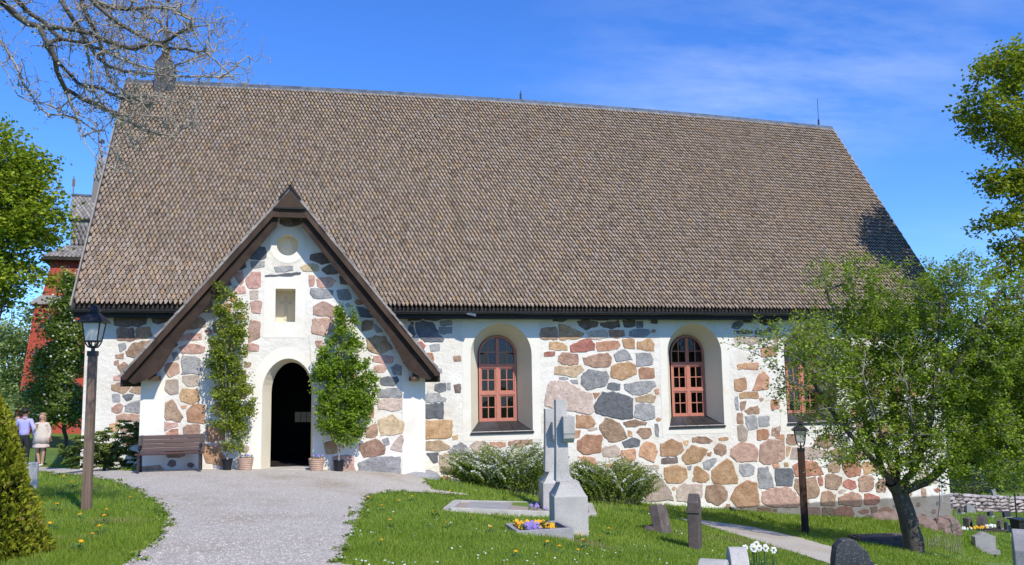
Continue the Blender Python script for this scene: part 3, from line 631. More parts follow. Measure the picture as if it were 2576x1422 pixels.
def shingles(name, parent, o3, org_t, w, e, nrows, x0, x1, frame, ptf, m, keep=None, jit=1.):
    "frame: 3x3 columns (along, up the slope, outward); ptf(x, t) -> world point; keep: (u, v) -> bool for single pieces"
    V, T = shingle_base(w, e)
    P = []
    for r in range(nrows):
        n = int((x1-x0)/w); off = (r % 2)*.5
        xs = x0+(np.arange(n)+off+.25)*w; xs = xs[(xs > x0+.3*w) & (xs < x1-.3*w)]
        for x in xs: P.append((x, r*e))
    P = np.array(P); ctr = np.array([ptf(x+random.gauss(0, .004*jit), t+random.gauss(0, .011*jit)) for x, t in P])
    ang = RNG.normal(0, .018*jit, len(P)); lift = RNG.uniform(-.1, .12, len(P))*jit*.09
    Fm = np.array(frame)           # rows = axes
    single = np.zeros(len(P), bool)
    if keep is not None:
        d = ctr-CAM; z = d @ fw; U_ = W/2+F*(d @ CR)/z; V_ = H/2-F*(d @ CU)/z
        ok = keep(U_, V_); order = np.argsort(np.where(ok, z, 1e9))[:290]; single[order] = True
        me = bpy.data.meshes.new('shingle'); me.from_pydata([tuple(p) for p in V], [], [tuple(map(int, t)) for t in T]); me.update(); me.materials.append(m); me.materials.append(MT['shingle_edge_shade']); me.polygons.foreach_set('material_index', [0]*4+[1]*(len(T)-4))
        Mx = Matrix(((Fm[0][0], Fm[1][0], Fm[2][0]), (Fm[0][1], Fm[1][1], Fm[2][1]), (Fm[0][2], Fm[1][2], Fm[2][2])))
        for k in order:
            ob = bpy.data.objects.new('shingle', me); COL.objects.link(ob); ob.parent = parent
            ob.rotation_euler = (Mx @ Matrix.Rotation(ang[k], 3, 'Z') @ Matrix.Rotation(lift[k], 3, 'X')).to_euler(); ob.location = tuple(ctr[k]-np.array(o3))
    I = np.nonzero(~single)[0]; k = len(I)
    ca, sa = np.cos(ang[I])[:, None], np.sin(ang[I])[:, None]
    lx = V[None, :, 0]*ca-V[None, :, 1]*sa; ly = V[None, :, 0]*sa+V[None, :, 1]*ca; lz = V[None, :, 2]+V[None, :, 1]*lift[I][:, None]
    WV = ctr[I][:, None, :]+lx[..., None]*Fm[0]+ly[..., None]*Fm[1]+lz[..., None]*Fm[2]
    TT = T[None]+(np.arange(k)*len(V))[:, None, None]
    o = npmesh(name, WV.reshape(-1, 3)-np.array(o3), TT.reshape(-1, 3), m, parent); tag(o, kind='stuff')
    o.data.materials.append(MT['shingle_edge_shade']); o.data.polygons.foreach_set('material_index', np.tile(np.array([0]*4+[1]*(len(T)-4), np.int32), k)); return o
def keep_main(U_, V_):
    # seen, i.e. not behind the porch gable or the lamp and twigs
    lx = np.abs(U_-725)*1.12; hid = (V_ > 460+lx)
    return (~hid) & (U_ > 200) & (U_ < 1900) & (V_ > 0)
SW, SE = .121, .175
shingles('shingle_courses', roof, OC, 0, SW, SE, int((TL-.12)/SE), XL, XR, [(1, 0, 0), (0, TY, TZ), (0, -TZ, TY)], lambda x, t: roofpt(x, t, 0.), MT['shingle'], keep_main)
# ridge capping, in lengths
for i in range(14):
    xa = XL-.02+(XR-XL+.04)*i/14; xb = XL-.02+(XR-XL+.04)*(i+1)/14-.006
    za, zb = ZR+bow(xa), ZR+bow(xb); h = .1+.004*(i % 2)
    pr = [(-.2, -.2), (-.15, -.1), (-.05, h*.5), (.05, h*.5), (.2, -.2)]
    m = MB().rings([[(xa, YR+a, za+b) for a, b in pr], [(xb, YR+a, zb+b) for a, b in pr]])
    m.build('ridge_cap', MT['lead'], roof, OC, recalc=True)
for a in (1310, 2060):
    p = onY(a, 250 if a == 1310 else 320, YR); z0 = ZR+bow(p[0])
    m = MB().tube([(p[0], YR, z0), (p[0], YR, z0+.3)], .04, 6).tube([(p[0], YR, z0+.25), (p[0], YR, z0+(.42 if a == 1310 else 1.2))], .011, 5)
    m.build('lightning_rod', MT['gutter'], roof, OC)
# verge boards
for x in (XL-.02, XR+.02):
    MB().beam(roofpt(x, 0, -.06), (x, YR, ZR+bow(x)-.07), .04, .16).build('verge_board', MT['shingle_old'], roof, OC)
# boxed cornice and gutter under the eave
part(MB().box(((XL+XR)/2, EO/2+.02, ZE-.2), (XR-XL-.1, -EO-.1, .16)), 'cornice', MT['black'])
gp = [(EO-.06-.075*math.cos(a), ZE-.1-.075*math.sin(a)) for a in np.linspace(0, math.pi, 8)]
gp2 = [(EO-.06-.06*math.cos(a), ZE-.095-.06*math.sin(a)) for a in np.linspace(math.pi, 0, 8)]
gx0, gx1 = 3.0, XR
def gutter(x0, x1): return part(MB().rings([[(x0, y, z) for y, z in gp+gp2], [(x1, y, z) for y, z in gp+gp2]]), 'gutter', MT['gutter'], recalc=True)
gutter(XL, -2.2); gutter(2.0, XR)
p = onY(1192, 792, EO-.06)
part(MB().beam((p[0]-.22, EO-.07, ZE-.15), (p[0]+.05, EO-.09, p[2]-.02), .09, .07), 'gutter_spout', MT['lead'])
# ridge turret with its rod and balls
p0 = onY(392, 215, YR); p1 = onY(441, 215, YR); cx = (p0[0]+p1[0])/2; hw = (p1[0]-p0[0])/2; z0 = ZR+bow(cx)
tb = MB()
def sq(c, h, z): return [(c[0]-h, c[1]-h, z), (c[0]+h, c[1]-h, z), (c[0]+h, c[1]+h, z), (c[0]-h, c[1]+h, z)]
cy = YR-.1
tb.rings([sq((cx, cy), hw*1.0, z0-.75), sq((cx, cy), hw*1.0, z0+.05), sq((cx, cy), hw*.94, z0+.06), sq((cx, cy), hw*.92, z0+.62)])
MT['turret'] = mat('tarred_turret_boards', (.05, .05, .055), (.1, .1, .11), 9., .7, .003, 20.)
turret = part(tb, 'ridge_turret', MT['turret'])
MB().rings([sq((cx, cy), hw*1.06, z0-.72), sq((cx, cy), hw*1.06, z0-.55)]).build('flashing', MT['lead'], turret, OC)
for zz in (.16, .36): MB().rings([sq((cx, cy), hw*1.0, z0+zz), sq((cx, cy), hw*.97, z0+zz+.06)]).build('shingle_band', MT['turret'], turret, OC)
MB().rings([sq((cx, cy), hw*.86, z0+.62), sq((cx, cy), hw*.42, z0+.9), sq((cx, cy), hw*.16, z0+1.4), sq((cx, cy), .03, z0+2.1)]).build('spire', MT['roof_under'], turret, OC)
MB().tube([(cx, cy, z0+2.0), (cx, cy, z0+3.6)], .028, 6).build('rod', MT['gutter'], turret, OC)
for zz, rr in ((2.62, .085), (2.9, .1)): MB().ell((cx, cy, z0+zz), (rr, rr, rr)).build('ball', MT['gutter'], turret, OC, smooth=True)

# --- porch
def pf(a, b, y=YP): q = onY(a, b, y); return (float(q[0]), float(q[2]))
PA = pf(731, 478, YO); PLf = pf(303, 938, YO); PR = pf(1106, 951, YO)
xa = (PLf[0]+PR[0])/2; half = (PR[0]-PLf[0])/2; ze_p = (PLf[1]+PR[1])/2; zr_p = PA[1]
xa = .5*xa+.5*PA[0]
XPL, XPR = pf(350, 1100)[0], pf(1070, 1100)[0]
def zroof(x): return zr_p-(zr_p-ze_p)*abs(x-xa)/half
dl, dr = pf(656, 1178)[0], pf(786, 1178)[0]; dxc = (dl+dr)/2
def pointed(xl, xr, zb, zs, zt, n=9):
    "two-centred arch outline"
    xc = (xl+xr)/2; hw = (xr-xl)/2; rise = zt-zs; pts = [(xl, zb), (xr, zb)]
    for i in range(n+1):
        t = i/n; pts.append((xr-hw*(1-math.cos(t*math.pi/2))**.92, zs+rise*math.sin(t*math.pi/2)**.92))
    for i in range(n-1, -1, -1):
        t = i/n; pts.append((xl+hw*(1-math.cos(t*math.pi/2))**.92, zs+rise*math.sin(t*math.pi/2)**.92))
    return pts
zfl = pf(730, 1178)[1]
DO = pointed(dl, dr, zfl, pf(700, 985)[1], pf(725, 902)[1])
il, ir = onY(681, 1100, YP+.45)[0], onY(782, 1100, YP+.45)[0]
DI = pointed(il, ir, zfl, onY(700, 985, YP+.45)[2], onY(734, 912, YP+.45)[2])
cn = pf(724, 617); crad = (pf(752, 617)[0]-pf(697, 617)[0])/2
circ = [(cn[0]+crad*math.cos(a), cn[1]+crad*math.sin(a)) for a in np.linspace(0, 2*math.pi, 29)[:-1]]
n0 = pf(692, 810); n1 = pf(743.5, 727); nich = [(n0[0], n0[1]), (n1[0], n0[1]), (n1[0], n1[1]), (n0[0], n1[1])]
zt_l = zroof(XPL)-.2; zt_r = zroof(XPR)-.2
pw = MB()
pw.holed([(XPL, -1.5), (XPR, -1.5), (XPR, zt_r), (xa, zr_p-.25), (XPL, zt_l)], [DO, circ, nich], YP)
for x, zt, fl in ((XPL, zt_l, False), (XPR, zt_r, True)):
    q = [(x, YP, -1.5), (x, .02, -1.5), (x, .02, zt), (x, YP, zt)]; pw.add(q, [(0, 1, 2, 3) if fl else (3, 2, 1, 0)])
def recess(mb, A, d, back=True):
    n = len(A); mb.add([(a, YP, b) for a, b in A]+[(a, YP+d, b) for a, b in A], [(i, i+n, (i+1) % n+n, (i+1) % n) for i in range(n)])
    if back: mb.add([(a, YP+d, b) for a, b in A], [tuple(range(n))])
porch = part(pw, 'porch_wall', MT['plaster'])
rc = MB(); recess(rc, circ, .3); rc.build('round_niche', MT['reveal'], porch, OC)
# triangle in low relief inside the round niche
MB().prism([(cn[0]-.14, cn[1]-.05), (cn[0]+.14, cn[1]-.05), (cn[0], cn[1]+.24)], YP+.285, YP+.299).build('triangle_relief', MT['plaster_smooth'], porch, OC)
rc = MB(); recess(rc, nich, .6); rc.build('square_niche', MT['reveal'], porch, OC)
# inset cross in low relief on the niche back
cxn = (n0[0]+n1[0])/2; czn = (n0[1]+n1[1])/2
MT['relief'] = mat('sunk_plaster', (.60, .54, .43), (.64, .585, .475), 3., .9)
MB().prism([(cxn-.035, czn-.3), (cxn+.035, czn-.3), (cxn+.035, czn+.08), (cxn+.14, czn+.08), (cxn+.14, czn+.145), (cxn+.035, czn+.145), (cxn+.035, czn+.27), (cxn-.035, czn+.27), (cxn-.035, czn+.145), (cxn-.14, czn+.145), (cxn-.14, czn+.08), (cxn-.035, czn+.08)], YP+.58, YP+.599).build('cross_relief', MT['relief'], porch, OC)
# smooth plaster field around the niches and the door
def surround(outer, hole, name='plaster_surround', lift=.006): MB().holed(outer, hole, YP-lift).build(name, MT['plaster_smooth'], porch, OC)
sc_ = [(cn[0]+crad*1.72*math.cos(a), cn[1]+crad*1.72*math.sin(a)) for a in np.linspace(0, 2*math.pi, 37)[:-1]]
surround(sc_, [circ]); sx0, sz0 = pf(662, 850); sx1, sz1 = pf(768, 692)
surround([(sx0, sz0), (sx1, sz0), (sx1, sz1), (sx0, sz1)], [nich])
ds = pointed(pf(632, 1000)[0], pf(812, 1000)[0], zfl-.2, pf(700, 985)[1], pf(725, 872)[1])
surround(ds, [[(a, b) for a, b in DO]])
for x0_, x1_ in ((XPL, pf(412, 1100)[0]), (pf(1012, 1100)[0], XPR)):
    surround([(x0_, -1.), (x1_, -1.), (x1_, zroof(x1_)-.35), (x0_, zroof(x0_)-.3)], [], 'corner_strip', .012)
n = len(DO)
dr_ = MB().add([(a, YP, b) for a, b in DO]+[(a, YP+.45, b) for a, b in DI], [(i, i+n, (i+1) % n+n, (i+1) % n) for i in range(1, n)])
dr_.build('door_reveal', MT['reveal'], porch, OC, recalc=False)
# dark room behind the doorway, with inner window panes whose daylight is put in as a faint glow
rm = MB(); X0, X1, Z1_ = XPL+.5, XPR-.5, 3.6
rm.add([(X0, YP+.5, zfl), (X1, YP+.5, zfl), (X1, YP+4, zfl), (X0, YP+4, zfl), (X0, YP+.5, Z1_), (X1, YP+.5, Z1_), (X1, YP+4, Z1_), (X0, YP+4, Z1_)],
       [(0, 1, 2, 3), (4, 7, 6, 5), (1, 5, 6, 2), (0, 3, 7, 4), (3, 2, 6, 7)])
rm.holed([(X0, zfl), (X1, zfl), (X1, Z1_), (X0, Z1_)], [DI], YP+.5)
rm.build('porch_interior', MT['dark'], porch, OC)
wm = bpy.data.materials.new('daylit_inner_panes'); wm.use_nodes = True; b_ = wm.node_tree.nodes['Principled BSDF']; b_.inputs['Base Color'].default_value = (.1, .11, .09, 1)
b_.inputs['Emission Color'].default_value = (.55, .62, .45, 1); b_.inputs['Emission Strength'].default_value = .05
for i in range(3):
    for j in range(2):
        a = onY(742+i*15, 1037+j*13, YP+3.9); c = onY(742+i*15+13.5, 1037+j*13+12, YP+3.9)
        MB().box(((a[0]+c[0])/2, YP+3.95, (a[2]+c[2])/2), (c[0]-a[0], .02, a[2]-c[2])).build('inner_pane', wm, porch, OC)
part(MB().box((dxc, YP+.1, zfl-.06), (dr-dl+.12, .75, .12)), 'threshold', MT['granite'])
q0 = pf(1000, 1200); q1 = pf(1088, 1200)
part(boulder(MB(), ((q0[0]+q1[0])/2+.1, YP+.25, q0[1]-.28), (.62, .5, .36), 77), 'footing_stone', MT['granite_mid'], smooth=True)
C3 = '''
K 1285,350 1420,360 1425,400 1350,415 1280,400;D 1090,580 1165,575 1168,650 1060,655;G 1060,680 1155,675 1155,710 1075,720;K 965,700 1015,670 1020,710 990,735;P 945,765 1000,750 1003,820 985,845;P 1035,800 1065,765 1130,758 1125,860 1045,865;K 850,840 890,795 915,840 880,845
O 830,890 890,875 885,935 815,945;G 1240,720 1290,715 1360,705 1365,740 1250,748;D 1160,775 1270,768 1420,755 1425,775 1300,788 1165,785;Y 1430,715 1470,700 1555,700 1550,740 1450,740;K 1505,625 1590,615 1640,680 1560,688 1500,665;K 1585,735 1640,700 1700,760 1630,765
P 1490,785 1525,780 1520,845 1495,850;P 1550,800 1640,795 1680,825 1640,860 1550,858;K 1715,790 1745,775 1765,840 1725,830;G 1508,870 1655,890 1658,940 1530,940 1505,910;G 1700,885 1760,885 1800,950 1710,950;P 1520,1010 1600,975 1700,1020 1680,1075 1525,1065
P 1520,1095 1650,1090 1665,1180 1590,1220 1510,1190;P 1540,1255 1585,1250 1590,1310 1545,1310;D 1840,1010 1890,1015 1960,1085 1870,1070;B 1880,1120 1950,1110 1955,1160 1880,1180;G 1960,1125 2030,1190 1985,1190 1965,1160;B 1920,1240 2040,1225 2100,1310 2000,1345 1920,1320
P 1060,970 1135,965 1130,1050 1075,1045;P 1060,1110 1130,1120 1120,1230 1050,1260;P 1040,1280 1115,1290 1110,1330 1040,1320;T 1060,895 1110,890 1110,945 1065,950;P 950,860 1010,862 1020,900 950,910;B 690,1000 770,975 775,1040 690,1045;B 600,1110 700,1090 730,1150 580,1170
P 545,1220 690,1200 690,1245 530,1250;K 440,1290 500,1260 520,1290 445,1320;O 800,1000 900,985 910,1060 810,1070;B 790,1130 900,1110 910,1190 800,1200;P 830,1260 930,1250 940,1330 840,1335'''
C4 = '''
G 400,160 430,150 445,195 410,205;P 335,245 435,235 445,300 380,330 335,290;G 478,170 600,195 610,315 480,322;T 475,330 600,325 600,400 520,405 480,365;T 350,370 430,362 440,460 380,470 345,440;O 470,440 590,435 600,520 540,545 465,520;P 460,110 530,85 635,105 630,150 480,150
B 340,540 400,525 440,600 475,650 440,685 350,680;P 345,685 435,690 430,715 345,750;O 515,580 545,550 640,560 640,690 515,685;B 490,740 520,710 600,710 600,820 490,790;O 360,770 385,742 435,745 435,790 395,805 360,790;O 470,565 505,560 505,580 480,580
O 650,870 740,880 800,960 780,1020 660,1000 645,930;B 1500,60 1555,58 1558,120 1510,110;P 1960,175 2095,185 2090,225 1960,220;P 1960,260 2030,245 2048,275 2020,300 1960,300;G 2090,270 2120,250 2160,255 2160,320 2110,320;D 2005,350 2130,335 2140,370 2100,402 2010,395
G 1980,440 2130,430 2172,470 2160,500 1990,500;T 1990,510 2172,505 2165,590 1990,585;Y 1990,680 2095,640 2175,690 2170,770 2010,785;B 1850,860 1990,820 2035,900 2020,935 1880,955 1850,910;T 2080,890 2160,790 2175,800 2160,915;G 2025,825 2060,815 2070,850 2040,865
G 1840,1000 1980,960 2150,960 2150,1080 2020,1110 1840,1090;B 1900,740 1970,700 1970,790 1900,800;O 720,420 830,410 840,500 730,510;B 730,540 830,530 840,640 735,640;O 660,730 800,720 810,820 670,830;T 860,300 960,290 960,380 870,390;P 870,430 960,420 960,500 880,505
B 150,1030 300,1020 330,1070 160,1072;O 1580,850 1660,840 1670,920 1590,930;P 1640,960 1780,950 1800,1060 1650,1070;O 1700,300 1800,290 1810,380 1710,390;B 1720,450 1830,440 1840,540 1730,545;O 1850,560 1940,550 1945,650 1860,655;B 1690,620 1790,610 1800,690 1700,700;P 700,860 780,850 790,900 710,905
O 350,830 480,826 480,850 350,850;B 360,900 470,890 480,950 365,955'''
stones_in(C3, 350, 560, 2.2217, YP, porch); stones_in(C4, 400, 1100, 2.3418, YP, porch)
pv_ = np.concatenate([np.concatenate([np.array(p), (np.array(p)+np.roll(np.array(p), 1, 0))/2, np.array(p)*.5+np.array(p).mean(0)*.5]) for c, p, yy, pa in STONES if pa is porch]); pfill = []
for _ in range(3000):
    x, z = rf_.uniform(XPL+.7, XPR-.6), rf_.uniform(.4, 5.2)
    if z > zroof(x)-.5 or (pf(625, 1000)[0] < x < pf(818, 1000)[0]): continue
    if np.sqrt(((pv_-[x, z])**2).sum(1)).min() > .13 and all(math.hypot(x-f[0], z-f[1]) > .26 for f in pfill): pfill.append((x, z, rf_.uniform(.04, .075), rf_.choice('OBGPTKP')))
    if len(pfill) > 26: break
PBLK = [(sx0, sx1, sz0, sz1), (pf(632, 1000)[0], pf(812, 1000)[0], zfl-.3, pf(725, 985)[1]), (pf(655, 1000)[0], pf(790, 1000)[0], zfl, pf(725, 875)[1]), (cn[0]-crad*1.4, cn[0]+crad*1.4, cn[1]-crad*1.5, cn[1]+crad*1.5)]
lay_stones(YP, porch, PBLK, lambda x, z: (x > XPL+.3) & (x < XPR-.25) & (z < zroof(x)-.25), pfill, 6)
# porch roof: slab, boards, collar, end boarding
slab = MB(); th = .09; yb_r = EO+(zr_p-ZE)*TY/TZ+.35
for s in (-1, 1):
    xe = xa+s*half; nx_, nz_ = (zr_p-ze_p), half; ln = math.hypot(nx_, nz_); ux, uz = -s*nx_/ln*th, -nz_/ln*th
    zmid = 4.3; xmid = xa+s*half*(zr_p-zmid)/(zr_p-ze_p)
    top = [(xa, YO, zr_p), (xe, YO, ze_p), (xe, 0., ze_p), (xmid, 0., zmid), (xa, yb_r, zr_p)]
    bot = [(p[0]+(ux if i in (1, 2, 3) else 0), p[1], p[2]+uz*(1 if i in (1, 2, 3) else 1.6)) for i, p in enumerate(top)]
    slab.add(top+bot, [(0, 1, 2, 3, 4) if s > 0 else (4, 3, 2, 1, 0), (9, 8, 7, 6, 5) if s > 0 else (5, 6, 7, 8, 9)]+[(i, i+5, (i+1) % 5+5, (i+1) % 5) for i in range(5)])
proof = part(slab, 'porch_roof', MT['soffit'], recalc=True)
for s in (-1, 1):
    nrm = Vector((s*(zr_p-ze_p), 0, half)).normalized(); tv = Vector((s*half, 0, -(zr_p-ze_p))); L_ = tv.length; tv.normalize()
    def pt(t, d): q = Vector((xa, 0, zr_p))+tv*t-nrm*d; return (q.x, q.z)
    # weathered courses of shingle ends showing along the verge
    k = int(L_/.16)
    for i in range(k):
        t0 = i*.16; d0 = -.055-.012*(i % 2)+random.gauss(0, .006)
        poly = [pt(t0-.06, -.035), pt(t0+.17, d0), pt(t0+.17, -.0), pt(t0-.06, .0)]
        MB().prism(poly if s > 0 else poly[::-1], YO-.06+random.gauss(0, .012), YO+.4).build('verge_shingle', MT['shingle_old'], proof, OC, recalc=True)
    outer_ = [pt(.45, .005), pt(L_, .005), pt(L_+.02, .05), pt(L_-.02, .125), pt(.45, .125)]
    MB().prism(outer_, YO-.05, YO+.0).build('barge_board', MT['barge'], proof, OC, recalc=True)
    inner_ = [pt(.55, .127), pt(L_-.02, .127), pt(L_-.05, .3)]+[pt(L_-.1-.9*t, .33+.19*math.sin(t*2.6)) for t in (.1, .3, .5, .7, .9)]+[pt(L_-1.5, .36), pt(.85, .32)]
    MB().prism(inner_, YO+.06, YO+.11).build('inner_barge_board', MT['soffit'], proof, OC, recalc=True)
    # wall plate end and short strut under the overhang
    xw = XPL+.32 if s < 0 else XPR-.3; zw = zroof(xw)-.55
    MB().box((xw, YP-.2, zw-.28), (.2, .42, .1)).build('plate_end', MT['barge'], proof, OC)
    MB().box((xw, YP-.3, zw+.02), (.13, .1, .5), ry=-s*.12).build('strut', MT['barge'], proof, OC)
    MB().beam((xa+s*(half-.02), YO+.02, ze_p-.1), (xa+s*(half-.02), -.02, ze_p-.1), .05, .2).build('eave_board', MT['black'], proof, OC)
ap = lambda dz: half*dz/(zr_p-ze_p)
for i, (d0, d1) in enumerate(((.04, .17), (.172, .30), (.302, .43))):
    MB().prism([(xa-ap(d0)*.97, zr_p-d0), (xa-ap(d1)*.97, zr_p-d1), (xa+ap(d1)*.97, zr_p-d1), (xa+ap(d0)*.97, zr_p-d0)], YO-.075-.003*i, YO-.052).build('apex_board', MT['barge'], proof, OC, recalc=True)
MB().box((xa, YO-.03, zr_p-.455), (2*ap(.45), .16, .04)).build('apex_ledge', MT['black'], proof, OC)
MB().box((xa, YO-.01, zr_p-.57), (2*ap(.5), .06, .19)).build('collar', MT['barge'], proof, OC)
for s in (-1, 1):
    a = Vector((xa-s*.02, 0, zr_p+.1)); tv = Vector((s*half, 0, -(zr_p-ze_p))).normalized()
    MB().beam((a.x, YO+.2, a.z), (a.x+tv.x*.42, YO+.2, a.z+tv.z*.42), .62, .035, up=(tv.z*-1, 0, tv.x)).build('ridge_board', MT['black'], proof, OC)
# thin conductor beside the porch and the one at the east corner
a = onY(1077, 985, -.25); b = onG(1093, 1226)
part(MB().tube([(a[0], -.2, a[2]+.1), (a[0], -.25, a[2]), (b[0], -.28, b[2]-.1)], .016, 5), 'conductor_rod', MT['zinc'])
a = onY(2366, 1150, -.08); b = onY(2372, 1262, -.12); c = onG(2402, 1350)
part(MB().tube([(a[0], -.05, a[2]), (b[0], -.1, b[2]), (b[0]+.03, -.75, b[2]-.05), (c[0]-.1, c[1], c[2])], .018, 5), 'conductor_rod', MT['zinc'])
# ================================================================== THINGS AROUND THE CHURCH
# --- bell tower, far left behind the church
TD = 46.
tb0 = onD(226, 1078, TD); tz = float(gz(tb0[0], tb0[1])); k = TD/F
tower = thing('bell_tower', (tb0[0], tb0[1], tz), 'red boarded wooden bell tower with grey shingled roofs behind the church corner', 'bell tower')
OT = tuple(tower.location); tx, ty = OT[0], OT[1]; TR = .10
def zt(v): return float(onD(200, v, TD)[2])
def tsq(h, z, h2=None):
    h2 = h2 or h; c, s = math.cos(TR), math.sin(TR)
    return [(tx+a*c-b*s, ty+a*s+b*c, z) for a, b in ((-h, -h2), (h, -h2), (h, h2), (-h, h2))]
hb, hm, ht = 146*k, 116*k, 88*k
zb_, zm_, zt_ = tz-.5, zt(770), zt(662)
MB().rings([tsq(hb, zb_), tsq(hb*.985, tz+.3), tsq(hm, zm_)]).build('lower_stage', MT['red'], tower, OT)
MB().rings([tsq(hm*.93, zm_), tsq(ht, zt_)]).build('upper_stage', MT['red'], tower, OT)
MB().rings([tsq(hm*1.1, zm_-.12), tsq(hm*1.09, zm_-.05), tsq(hm*.92, zm_+.38)]).build('pent_roof', MT['shingle_old'], tower, OT)
# cover strips on the boarding, each one a real batten
for s in range(-9, 10):
    f0 = s/9.3
    a0 = Vector(tsq(hb*.985, tz+.3)[0]).lerp(Vector(tsq(hb*.985, tz+.3)[1]), (f0+1)/2); a1 = Vector(tsq(hm, zm_)[0]).lerp(Vector(tsq(hm, zm_)[1]), (f0+1)/2)
    MB().beam(a0, a1, .05, .05, up=(0, -1, 0)).build('batten', MT['red'], tower, OT)
    a0 = Vector(tsq(hm*.93, zm_)[0]).lerp(Vector(tsq(hm*.93, zm_)[1]), (f0+1)/2); a1 = Vector(tsq(ht, zt_)[0]).lerp(Vector(tsq(ht, zt_)[1]), (f0+1)/2)
    MB().beam(a0, a1, .05, .05, up=(0, -1, 0)).build('batten', MT['red'], tower, OT)
hs_, hl = 110*k, 54*k; z1, z2 = zt(660), zt(622)
skirt = MB().rings([tsq(hs_, z1-.1), tsq(hs_, z1), tsq(hl, z2)]).build('skirt_roof', MT['roof_under'], tower, OT)
z3 = zt(556)
lant = MB().rings([tsq(hl*.98, z2-.1), tsq(hl*.98, z3+.1)]).build('belfry', MT['red_dark'], tower, OT)
# belfry roof: crossing gables
z4 = zt(482); he = hl*1.14
c_, s_ = math.cos(TR), math.sin(TR)
def tp(a, b, z): return (tx+a*c_-b*s_, ty+a*s_+b*c_, z)
gr = MB()
gr.add([tp(-he, -he, z3), tp(he, -he, z3), tp(he, 0, z4), tp(-he, 0, z4), tp(-he, he, z3), tp(he, he, z3)], [(0, 1, 2, 3), (3, 2, 5, 4), (0, 3, 4), (1, 5, 2), (0, 4, 5, 1)])
groof = gr.build('belfry_roof', MT['roof_under'], tower, OT)
MB().beam(tp(-he-.08, 0, z4+.05), tp(he+.08, 0, z4+.05), .3, .1).build('ridge_cap', MT['lead'], groof, OT)
spz = zt(352)
spire = MB().rings([tsq(.42, z4-.6), tsq(.3, z4+.9), tsq(.03, spz)]).build('spire', MT['shingle_old'], tower, OT)
MB().tube([tp(0, 0, spz-.1), tp(0, 0, zt(325))], .03, 5).build('spire_rod', MT['gutter'], spire, OT)
MB().box(tp(.0, 0, zt(333)), (.3, .03, .2)).build('vane', MT['gutter'], spire, OT)
MB().tube([tp(-he, 0, z4), tp(-he, 0, zt(430))], .03, 5).box(tp(-he, 0, zt(447)), (.14, .05, .4)).build('gable_finial', MT['post'], groof, OT)
def slope_frame(p0, p1, q0):
    a = (Vector(p1)-Vector(p0)).normalized(); u = (Vector(q0)-Vector(p0)); u = (u-a*u.dot(a)).normalized(); return [tuple(a), tuple(u), tuple(a.cross(u))]
def tfield(parent, p0, p1, q0, q1, w, e):
    "shingle courses on a trapezoid: p bottom edge, q top edge"
    p0, p1, q0, q1 = map(Vector, (p0, p1, q0, q1)); fr = slope_frame(p0, p1, q0); V, T = shingle_base(w, e)
    up = ((q0+q1)/2-(p0+p1)/2).length; WVs = []; Fm = np.array(fr)
    for r in range(int(up/e)):
        f = r*e/up; a = p0.lerp(q0, f); b = p1.lerp(q1, f); n = max(1, int((b-a).length/w))
        for i in range(n):
            c = a.lerp(b, (i+.5+(.5 if r % 2 else 0)-.25)/n); WVs.append(np.array(c)+V @ Fm)
    kk = len(WVs); TT = T[None]+(np.arange(kk)*len(V))[:, None, None]
    o = npmesh('shingle_courses', np.concatenate(WVs)-np.array(OT), TT.reshape(-1, 3), MT['shingle_old'], parent); tag(o, kind='stuff')
tfield(skirt, tsq(hs_, z1)[0], tsq(hs_, z1)[1], tsq(hl, z2)[0], tsq(hl, z2)[1], .2, .2)
tfield(groof, tp(-he, -he, z3), tp(he, -he, z3), tp(-he, 0, z4), tp(he, 0, z4), .2, .2)
tfield(lant, tsq(hl, z2)[0], tsq(hl, z2)[1], tsq(hl, z3)[0], tsq(hl, z3)[1], .2, .25)
tfield(spire, tsq(.31, z4+.9)[0], tsq(.31, z4+.9)[1], tsq(.04, spz)[0], tsq(.04, spz)[1], .16, .2)
MB().box(tp(-hl*.35, -hl*1.0, (z2+z3)/2+.1), (.1, .06, .5)).build('louvre_post', MT['red'], lant, OT)

